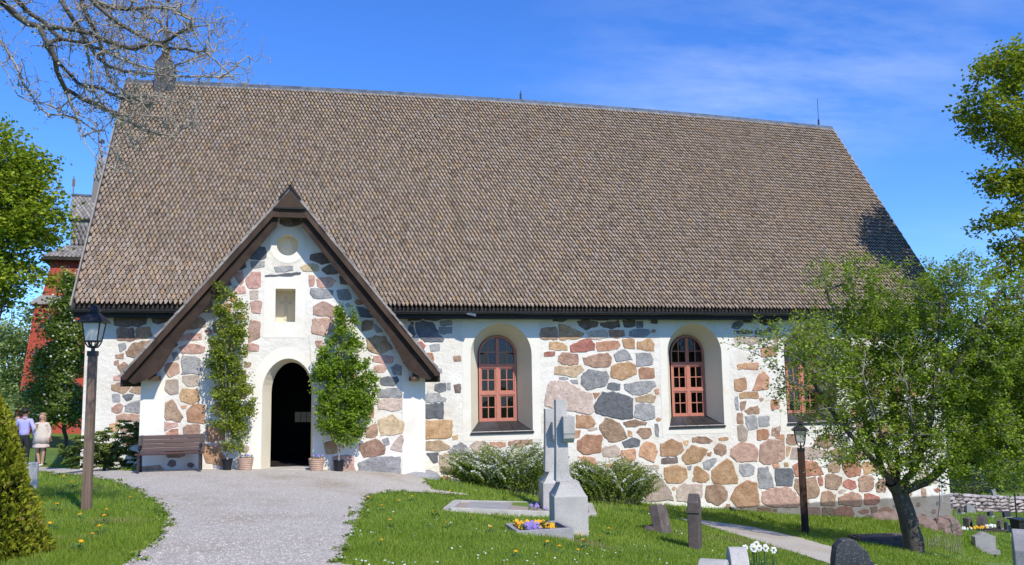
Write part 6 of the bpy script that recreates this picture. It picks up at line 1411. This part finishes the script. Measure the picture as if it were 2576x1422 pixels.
# --- the hawthorn on the right
hg = onG(2302, 1390); HD = depth(hg)
s = Skel(); hq = lambda a, v, d=0.: onD(a, v, HD+d)
b0 = np.array(hg); f1 = hq(2262, 1235)
s.poly([b0-[0, 0, .3], hq(2296, 1350), hq(2280, 1290), f1], step=.15, jit=.008)
HL = [[(2262, 1235, 0), (2225, 1190, -.2), (2170, 1130, -.4), (2110, 1060, -.6), (2060, 985, -.8), (2010, 900, -1.), (1960, 850, -1.1)], [(2262, 1235, 0), (2258, 1150, .3), (2245, 1040, .5), (2240, 920, .8), (2225, 800, 1.), (2200, 720, 1.1)],
      [(2268, 1225, 0), (2300, 1180, -.3), (2330, 1100, -.6), (2345, 1000, -.9), (2360, 880, -1.), (2365, 760, -1.2)], [(2280, 1235, 0), (2340, 1205, .1), (2400, 1150, .2), (2450, 1080, .2), (2520, 1000, .3), (2590, 900, .4)],
      [(2225, 1190, -.2), (2190, 1100, .2), (2150, 980, .5), (2130, 860, .7), (2090, 760, .8)], [(2400, 1150, .2), (2440, 1165, -.3), (2500, 1150, -.6), (2570, 1090, -.9), (2640, 1030, -1.)], [(2340, 1205, .1), (2390, 1220, -.4), (2440, 1222, -.7), (2470, 1215, -.9)],
      [(2060, 985, -.8), (1990, 960, -1.2), (1930, 900, -1.4), (1870, 880, -1.5), (1822, 862, -1.6)], [(2010, 900, -1.), (1950, 870, -1.2), (1890, 845, -1.3), (1840, 850, -1.4)], [(2345, 1000, -.9), (2420, 900, -.8), (2480, 800, -.6), (2520, 720, -.5)],
      [(2110, 1060, -.6), (2060, 1060, -1.), (2000, 1040, -1.3), (1960, 1030, -1.4)], [(2240, 920, .8), (2290, 820, .6), (2320, 720, .4), (2350, 660, .3)], [(2365, 760, -1.2), (2420, 690, -1.3), (2440, 640, -1.3)], [(2170, 1130, -.4), (2080, 1170, -.9), (2020, 1190, -1.)], [(2275, 1250, -.1), (2290, 1190, -.6), (2300, 1110, -1.), (2290, 1020, -1.3), (2270, 930, -1.5)], [(2255, 1240, .1), (2235, 1170, .5), (2210, 1080, .8), (2180, 960, 1.1)], [(2262, 1235, 0), (2240, 1150, -.7), (2205, 1050, -1.2), (2170, 940, -1.5)]]
for L in HL:
    pts = [hq(*p) for p in L]; s.poly(pts, s.nearest(pts[0]), .14, .012)
hn = len(s.P)
_rc = rc
def rc(a, v, d, rx, ry, rz, q_=HD/22.): return _rc(a, v, d, rx*q_, ry*q_, rz*q_)
lob = [rc(2060, 960, HD-.8, 1.1, 1.3, 1.0), rc(2170, 850, HD, 1.5, 1.6, 1.1), rc(2290, 790, HD, 1.6, 1.6, 1.0), rc(2390, 900, HD-.3, 1.4, 1.6, 1.3), rc(2500, 880, HD, 1.3, 1.5, 1.2), rc(2540, 1040, HD, 1.3, 1.5, 1.3), rc(2280, 960, HD, 1.6, 1.6, 1.2), rc(2170, 1000, HD, 1.3, 1.5, 1.), rc(2430, 1060, HD-.3, 1.2, 1.4, 1.), rc(2030, 860, HD-.6, .9, 1., .75), rc(1950, 870, HD-1.2, .75, .8, .4), rc(2120, 700, HD+.3, .8, 1., .5), rc(2440, 720, HD-1, .9, .9, .7), rc(2270, 1130, HD, .9, 1.2, .5), rc(2480, 1180, HD-.5, 1., 1.2, .4), rc(2600, 900, HD, 1.5, 1.5, 2.), rc(2330, 1090, HD-.6, 1.1, 1.2, .7), rc(2200, 1120, HD-.4, .9, 1.1, .6), rc(2520, 1130, HD-.8, 1.1, 1.3, .7), rc(2110, 1120, HD-.8, .6, .8, .5), rc(2640, 1060, HD, 1.4, 1.4, 1.4), rc(2570, 780, HD-.4, 1.1, 1.2, .8), rc(2340, 1180, HD-.8, .6, .7, .35)]
rc = _rc; w = np.array([l[1][0]*l[1][2] for l in lob]); w /= w.sum()
T = np.concatenate([ellpts(l[0], l[1], int(1750*wi), .1) for l, wi in zip(lob, w)])
tips = s.grow(T, .16, .2, .35, .0, 3., .06)
T2 = np.concatenate([np.array(s.P)[tips]+RNG.normal(0, .2, (len(tips), 3)), np.array(s.P)[tips]+RNG.normal(0, .24, (len(tips), 3))])
tips2 = s.grow(T2, .08, .2, .3, 0, 1., .1)
rad = s.radii(.0045, 2.3); f = .17/rad[2]; rad[:hn] *= max(1., f)**.5
rad[:14] = np.maximum(rad[:14], np.linspace(.24, .17, 14))
haw = thing('hawthorn_tree', b0, 'spreading hawthorn with twisted trunk and small fresh leaves before the church end', 'tree'); OH = tuple(map(float, b0))
s.mesh('trunk', MT['dark_bark'], haw, OH, rad, 8, .022); tag(s.mesh('branches', MT['twig_bark'], haw, OH, rad, 4, 0, .022), kind='stuff')
Pn = np.array(s.P); cand = np.concatenate([np.array(tips2), np.array(tips2), np.nonzero((rad < .012))[0]])
k = RNG.choice(cand, 132000); dU = (Pn[k]-CAM); uu_ = W/2+F*(dU @ CR)/(dU @ fw); k = k[RNG.random(len(k)) < np.clip((uu_-1800)/420, .38, .9)]; cpos = Pn[k]+RNG.normal(0, .07, (len(k), 3)); leaves('crown', cpos, .068, MT['hawthorn_leaf'], haw, OH, .75)
# suckers round its foot
t = thing('dry_shoots', tuple(onG(2360, 1382)), 'bare brown shoots at the foot of the hawthorn', 'shoots'); m = MB()
for i in range(34):
    x = random.uniform(-1.1, .7); y = random.uniform(-.35, .35); m.tube([(x, y, -.1), (x+random.gauss(0, .03), y, .25), (x+random.gauss(0, .09), y+random.gauss(0, .06), random.uniform(.3, .6))], [.008, .006, .003], 4)
m.build('stems', MT['twig_bark'], t)

# --- two potted birches at the porch
def birch(loc, z0, hgt, lobes, label, nl, lsize, bk, stems, rz):
    base = np.array([loc.x, loc.y, loc.z]); t = thing('birch_tree', base+np.array([0, 0, z0]), label, 'tree'); og = tuple(t.location); s = Skel()
    s.poly([base+[0, 0, z0-.06], base+[0, 0, z0+.1]], step=.1)
    for j in range(stems):
        dx, dy = rz*random.gauss(0, 1), .05*random.gauss(0, 1)
        s.poly([s.P[1], base+[dx*.35, dy*.5, hgt*.35], base+[dx*.8, dy, hgt*.7], base+[dx, dy, hgt*random.uniform(.88, 1.)]], 1, .2, .015)
    w = np.array([l[1][0]*l[1][2] for l in lobes]); w /= w.sum()
    T = np.concatenate([ellpts(l[0], l[1], int(420*wi), .2) for l, wi in zip(lobes, w)])
    tips = s.grow(T, .12, .12, .3, 0., 2., .12); r = s.radii(.0035, 2.3); r = np.minimum(r, .024)
    s.mesh('trunk', MT[bk], t, og, r, 6, .009); tag(s.mesh('twigs', MT['twig_bark'], t, og, r, 4, 0, .009), kind='stuff')
    Pn = np.array(s.P); tp = np.array(tips); k = RNG.choice(tp, nl); bk_ = np.array([s.par[s.par[i]] for i in k]); f = RNG.random((nl, 1)); c = Pn[k]*(1-f)+Pn[bk_]*f+RNG.normal(0, .055, (nl, 3))
    leaves('crown', c, lsize, MT['birch_leaf_olive' if stems == 5 else 'birch_leaf'], t, og, .7, .2)
YB = YP-.45
def yb(a, v, rx, rz): p = onY(a, v, YB); return (tuple(p), (rx, .28, rz))
birch(BIRCH_AT[0][0], BIRCH_AT[0][1], 4.1, [yb(590, 790, .38, .55), yb(580, 880, .5, .6), yb(575, 960, .5, .6), yb(570, 1040, .45, .5), yb(585, 1100, .4, .4), yb(548, 745, .12, .45), yb(610, 1010, .3, .5), yb(540, 900, .2, .5)], 'slim young birch in the left nursery pot beside the doorway', 12500, .06, 'birch_bark', 5, .22)
birch(BIRCH_AT[1][0], BIRCH_AT[1][1], 4.0, [yb(868, 820, .3, .5), yb(865, 900, .6, .55), yb(868, 970, .8, .55), yb(865, 1030, .75, .45), yb(815, 930, .4, .4), yb(890, 1060, .5, .35), yb(855, 780, .13, .3), yb(860, 1095, .5, .3), yb(915, 1000, .4, .4), yb(830, 1060, .4, .35)], 'fuller bright green young birch in the right nursery pot', 17000, .066, 'twig_bark', 6, .25)

# --- spirea bushes along the wall
def spirea(a0, a1, vb, vt, y, label, nst, seed, wht):
    pa, pb = onY(a0, vb, y), onY(a1, vb, y); c = (pa+pb)/2; c[2] = gz(c[0], c[1]); hw = (pb[0]-pa[0])/2; hh = onY((a0+a1)/2, vt, y)[2]-c[2]
    t = thing('spirea_bush', c, label, 'bush', None); og = tuple(map(float, c)); P0 = []; P1 = []; R0 = []; lc = []; fc = []; ld = []; rr = random.Random(seed)
    for i in range(nst):
        x = rr.gauss(0, .42)*hw; x = max(-hw*.8, min(hw*.8, x)); yy = rr.gauss(0, .2); an = (x/hw)*.85+rr.gauss(0, .3); ln = hh*rr.uniform(.65, 1.12)*(1-.3*abs(x/hw))
        p = np.array([c[0]+x*.75, c[1]+yy, float(gz(c[0]+x*.75, c[1]+yy))-.05]); d = np.array([math.sin(an)*.8, rr.gauss(0, .3), 1.]); d /= np.linalg.norm(d); white = rr.random() < wht
        for k in range(9):
            f = k/8.; q = p+d*ln/8.
            P0.append(p); P1.append(q); R0.append(.007*(1-f*.7)); d = d+np.array([math.copysign(.05+.12*f, d[0]), rr.gauss(0, .05)-.02, -.12*f*f]); d /= np.linalg.norm(d)
            for _ in range(15 if k > 1 else 6): lc.append(p+(q-p)*rr.random()+np.array([rr.gauss(0, .045), rr.gauss(0, .045), rr.gauss(0, .03)])); ld.append(d)
            if white and k > 3:
                for _ in range(13): fc.append(p+(q-p)*rr.random()+np.array([rr.gauss(0, .018), rr.gauss(0, .02)-.03, rr.gauss(0, .015)+.04]))
            p = q
    tube_mesh('stems', P0, P1, R0, np.array(R0)*.85, MT['twig_bark'], t, og, 4)
    leaves('foliage', np.array(lc), .066, MT['spirea_leaf'], t, og, .5, .5, dirs=np.array(ld)*.35); leaves('blossom', np.array(fc), .05, MT['blossom'], t, og, 1., .6)
spirea(1128, 1425, 1238, 1112, -.95, 'spirea bush with white sprays under the first window', 400, 4, .42)
spirea(1418, 1640, 1262, 1150, -.95, 'greener spirea bush right of the granite crosses', 360, 9, .24)
# --- rhododendron at the porch's left side
g1 = onY(262, 1183, -2.2); c = np.array([g1[0], -2.2, float(gz(g1[0], -2.2))]); t = thing('rhododendron', c, 'broad dark rhododendron bush left of the bench', 'bush'); og = tuple(map(float, c)); k = pxm(c)
s = Skel(); s.poly([c-[0, 0, .1], c+[0, 0, .25]], step=.1)
T = np.concatenate([ellpts(c+[-.35, 0, .45], (.75, .5, .45), 130, .4), ellpts(c+[.4, .0, .6], (.8, .5, .6), 190, .4)]); T[:, 2] = np.maximum(T[:, 2], c[2]+.1)
tips = s.grow(T, .1, .15, .3, 0, 2., .1); rr_ = s.radii(.005, 2.3); s.mesh('stems', MT['dark_bark'], t, og, rr_, 5)
tp = np.array(s.P)[tips]; kk = np.repeat(np.arange(len(tp)), 17); ang = RNG.uniform(0, 6.28, len(kk)); dd = np.stack([np.cos(ang), np.sin(ang), RNG.uniform(-.2, .5, len(kk))], 1)
leaves('foliage', tp[kk]+dd*.055, .13, MT['rhodo_leaf'], t, og, .34, .5, dirs=dd*2)
# --- thuja in the left foreground
g1 = onD(-66, 1455, 8.2); c = np.array([g1[0], g1[1], float(gz(g1[0], g1[1]))]); t = thing('thuja', c, 'yellow-green conical thuja in the left foreground', 'conifer'); og = tuple(map(float, c))
Ht = float(onD(-66, 965, 8.2)[2]-c[2])
MB().tube([(0, 0, -.1), (.02, 0, Ht*.8)], [.06, .015], 6).build('trunk', MT['dark_bark'], t)
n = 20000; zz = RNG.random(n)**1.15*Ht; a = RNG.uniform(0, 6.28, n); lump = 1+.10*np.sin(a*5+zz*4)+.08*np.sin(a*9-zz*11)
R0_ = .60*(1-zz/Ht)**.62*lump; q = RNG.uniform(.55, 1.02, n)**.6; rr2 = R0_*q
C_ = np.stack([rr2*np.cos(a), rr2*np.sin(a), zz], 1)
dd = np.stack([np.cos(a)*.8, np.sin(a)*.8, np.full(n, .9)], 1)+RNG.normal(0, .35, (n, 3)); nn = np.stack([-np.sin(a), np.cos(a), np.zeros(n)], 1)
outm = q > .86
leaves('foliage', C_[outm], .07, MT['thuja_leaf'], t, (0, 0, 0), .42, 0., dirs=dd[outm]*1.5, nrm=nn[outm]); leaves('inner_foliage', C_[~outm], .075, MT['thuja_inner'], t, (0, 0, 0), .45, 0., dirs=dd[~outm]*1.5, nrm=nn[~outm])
dm = RNG.random(n) < .02; leaves('dry_sprays', C_[dm]*np.array([1.02, 1.02, 1.]), .06, MT['dry_leaf'], t, (0, 0, 0), .5, 0., dirs=dd[dm]*1.5)
# --- narcissi beside the round-topped stone
g1 = onD(1905, 1450, 10.6); c = np.array([g1[0], g1[1], float(gz(g1[0], g1[1]))]); t = thing('narcissus_clump', c, 'clump of white narcissi and withered stalks right of the pale round headstone', 'flowers'); m = MB(); rr = random.Random(2)
leafmat('bulb_leaf', (.05, .1, .03), (.09, .16, .05), .25)
zt_n = float(onD(1890, 1372, 10.6)[2]-c[2])
for i in range(90):
    x = rr.gauss(0, .13); y = rr.gauss(0, .13); h = rr.uniform(.6, 1.)*zt_n*.86; dx = rr.gauss(0, .07); w_ = .009
    m.add([(x-w_, y, -.03), (x+w_, y, -.03), (x+dx*.5+w_*.8, y, h*.6), (x+dx*.5-w_*.8, y, h*.6), (x+dx*1.3, y-.02, h)], [(0, 1, 2, 3), (3, 2, 4)])
m.build('leaves', MT['bulb_leaf'], t)
for i in range(9):
    x = -.1+rr.gauss(0, .05) if i < 6 else .12+rr.gauss(0, .04); y = rr.gauss(0, .06); z = zt_n*rr.uniform(.9, 1.03)
    MB().tube([(x*.6, y, 0), (x, y, z)], .006, 4).build('stalk', MT['bulb_leaf'], t); f = MB()
    for kx in range(6): f.add(leafq((x+.026*math.cos(kx*1.047), y-.02, z+.026*math.sin(kx*1.047)), (rr.gauss(0, .2), -1, .4), .05, rr, .7), [(0, 1, 2, 3)])
    fo = f.build('petals', MT['white_petal'], t); MB().lathe([(.008, 0), (.014, .02)], (x, y-.035, z), 8).build('trumpet', MT['cream_yellow'], fo)
m = MB()
for i in range(26):
    x = .25+rr.uniform(0, .35); y = rr.gauss(0, .12); h = rr.uniform(.1, .26); m.tube([(x, y, 0), (x+rr.gauss(0, .05), y, h)], .005, 4); m.add(leafq((x, y, h), (rr.gauss(0, 1), -1, rr.gauss(0, 1)), .08, rr), [(0, 1, 2, 3)])
m.build('withered_stalks', MT['dry_leaf'], t)

# --- plantain tufts creeping over the gravel's edge
ec = []
for a, b in zip(PATH1, PATH1[1:]+PATH1[:1]):
    a, b = np.array(a), np.array(b); L_e = float(np.linalg.norm(b-a))
    if L_e > 7 or (a[1] > -4.3 and b[1] > -4.3 and abs(a[0]) < 3.5): continue
    for i in range(int(L_e*5)):
        c = a+(b-a)*random.random()+RNG.normal(0, .065, 2); z = float(gz(c[0], c[1]))
        for q in range(random.randint(6, 16)): ec.append((c[0]+random.gauss(0, .035), c[1]+random.gauss(0, .035), z+.02+random.random()*.03))
leafmat('weed_leaf', (.13, .2, .02), (.22, .3, .035), .35)
o = leaves('edge_weeds', np.array(ec), .05, MT['weed_leaf'], None, (0, 0, 0), .5, .8); tag(o, 'low weeds creeping from the lawn over the gravel edge', 'weeds', kind='stuff')
# --- lawn: blades, daisies, dandelions
MT['grass_blade'] = mat('grass_blade', (.19, .29, .02), (.29, .385, .045), .8, .55, island=True, rnd=.3, hue=.016, trans=.4, spec=.35, c3=(.36, .31, .12), c3at=.6, c3w=.16, c3scale=.55)
PX = []
def in_gravel(x, y):
    return inpoly(x, y, PATH1) | inpoly(x, y, PATH2)
KB = [(p[0], p[1]) for p in kq]
def scatter(n, v0, v1, u0=-80., u1=2660., pw=1.):
    "random lawn points, even in ground area times 1/d^2 (even over the picture)"
    uu = RNG.uniform(u0, u1, n); vv = v0+(v1-v0)*RNG.random(n)**pw
    d = fw[None]+CR[None]*((uu-W/2)/F)[:, None]-CU[None]*((vv-H/2)/F)[:, None]
    t = np.full(n, 14.)
    for _ in range(14):
        P = CAM+d*t[:, None]; h = P[:, 2]-gz(P[:, 0], P[:, 1]); t = np.clip(t+h/np.maximum(.05, -d[:, 2]+.02), 4, 90)
    P = CAM+d*t[:, None]; h = np.abs(P[:, 2]-gz(P[:, 0], P[:, 1])); ok = (h < .05) & (t < 75)
    P = P[ok]; P[:, 2] = gz(P[:, 0], P[:, 1]); return P, t[ok]
def lawn_ok(P):
    x, y = P[:, 0], P[:, 1]
    return ~in_gravel(x, y) & ~((y > -.05) & (x > WL) & (x < WR) & (y < 11)) & ~((y > YP-.02) & (x > XPL) & (x < XPR) & (y < 1)) & ~inpoly(x, y, KB)
G1, d1 = scatter(400000, 1170, 1500, -500., 3000.); G2, d2 = scatter(110000, 1290, 1600)
G = np.concatenate([G1, G2]); dg = np.concatenate([d1, d2]); ok = lawn_ok(G); G = G[ok]; dg = dg[ok]
tuft = .6+.55*(np.sin(G[:, 0]*2.3+1.1*np.sin(G[:, 1]*1.7))*np.sin(G[:, 1]*2.9+.7)*.5+.5)
n = len(G); hgt = RNG.uniform(.03, .075, n)*tuft*np.clip(dg/14., .9, 1.8); wd = np.clip(.0045*dg/9., .004, .03)
az = RNG.uniform(0, 6.28, n); bx = np.stack([np.cos(az), np.sin(az), np.zeros(n)], 1); le = RNG.normal(0, .4, (n, 3)); le[:, 2] = 1
V = np.stack([G-bx*wd[:, None]-[0, 0, .008], G+bx*wd[:, None]-[0, 0, .008], G+le*hgt[:, None]], 1).reshape(-1, 3)
o = npmesh('grass', V, np.arange(n*3).reshape(-1, 3), MT['grass_blade']); tag(o, 'short green lawn grass around the gravel and graves', 'grass', kind='stuff')
# broad-leaved weeds fringing the gravel
D1, _ = scatter(1100, 1180, 1440, 700, 2576); D1 = D1[lawn_ok(D1)]; clump = np.sin(D1[:, 0]*1.9)*np.cos(D1[:, 1]*2.3+1) > .1; D1 = D1[clump]
D1[:, 2] += .07
o = leaves('daisies', D1, .028, MT['white_petal'], None, (0, 0, 0), 1., 2.); tag(o, 'tiny white daisies scattered through the lawn', 'flowers', kind='stuff')
def dandelion():
    t = thing('dandelion', (0, 0, 0), 'small yellow dandelion flowering in the lawn', 'flower', 'dandelions in the lawn')
    m = MB()
    for i in range(14):
        a = i*2.4; rr_d = .006+.0012*i; m.add(leafq((rr_d*math.cos(a), rr_d*math.sin(a), .1-.0004*i), (math.cos(a)*.6, math.sin(a)*.6, 1), .026, random, .55), [(0, 1, 2, 3)])
    m.build('flower_head', MT['yellow'], t); MB().tube([(0, 0, 0), (0, 0, .097)], .003, 4).build('stalk', MT['bulb_leaf'], t)
    m = MB()
    for i in range(6): a = i*1.05; m.add(leafq((.05*math.cos(a), .05*math.sin(a), .03), (-math.cos(a)*.4, -math.sin(a)*.4, 1), .1, random, .25), [(0, 1, 2, 3)])
    m.build('leaf_rosette', MT['bulb_leaf'], t); return t
dproto = dandelion(); cnt = 0
spots = [(230, 1240), (190, 1225), (160, 1212), (150, 1248), (300, 1208), (260, 1300), (330, 1262), (262, 1322), (345, 1220), (225, 1365), (200, 1306), (175, 1232), (140, 1290), (1262, 1262), (1130, 1250), (1040, 1262), (1090, 1300), (960, 1290), (930, 1262), (1240, 1345), (1490, 1352), (1510, 1362), (1525, 1345), (1455, 1367), (1470, 1385), (1400, 1392), (1445, 1398), (1375, 1378), (1360, 1330), (1180, 1318), (1130, 1330), (1000, 1270), (1620, 1290), (1640, 1308), (1715, 1312), (1690, 1262), (985, 1330), (950, 1380), (1880, 1292), (1300, 1405), (120, 1335), (190, 1392), (250, 1345)]
for a, v in spots:
    g1 = onG(a+random.uniform(-6, 6), v+random.uniform(-4, 4))
    if bool(in_gravel(np.array([g1[0]]), np.array([g1[1]]))[0]): continue
    t = dproto if cnt == 0 else copy_tree(dproto); t.location = tuple(map(float, g1)); t.rotation_euler = (random.gauss(0, .2), random.gauss(0, .2), random.uniform(0, 6)); sc_d = random.uniform(.9, 1.4); t.scale = (sc_d,)*3; cnt += 1
# loose pebbles on the gravel
Gp, dp = scatter(26000, 1185, 1440, 200, 1200); Gp = Gp[inpoly(Gp[:, 0], Gp[:, 1], PATH1)]
Gp[:, 2] += .016; n = len(Gp); ps = RNG.uniform(.006, .015, n)
oc = np.array([(1, 0, 0), (0, 1, 0), (-1, 0, 0), (0, -1, 0), (0, 0, .8)]); ca, sa = RNG.uniform(0, 6.28, n), 0
rx_ = np.cos(ca)[:, None]*oc[None, :, 0]-np.sin(ca)[:, None]*oc[None, :, 1]; ry_ = np.sin(ca)[:, None]*oc[None, :, 0]+np.cos(ca)[:, None]*oc[None, :, 1]
V = Gp[:, None, :]+np.stack([rx_, ry_*.8, np.broadcast_to(oc[None, :, 2], rx_.shape)], -1)*ps[:, None, None]
T = np.array([(0, 1, 4), (1, 2, 4), (2, 3, 4), (3, 0, 4)])[None]+(np.arange(n)*5)[:, None, None]
MT['pebble'] = mat('pebble', (.33, .3, .26), (.5, .46, .41), 9., .9, island=True, rnd=.35)
o = npmesh('gravel_stones', V.reshape(-1, 3), T.reshape(-1, 3), MT['pebble']); tag(o, 'loose grey gravel stones on the path', 'gravel', kind='stuff')
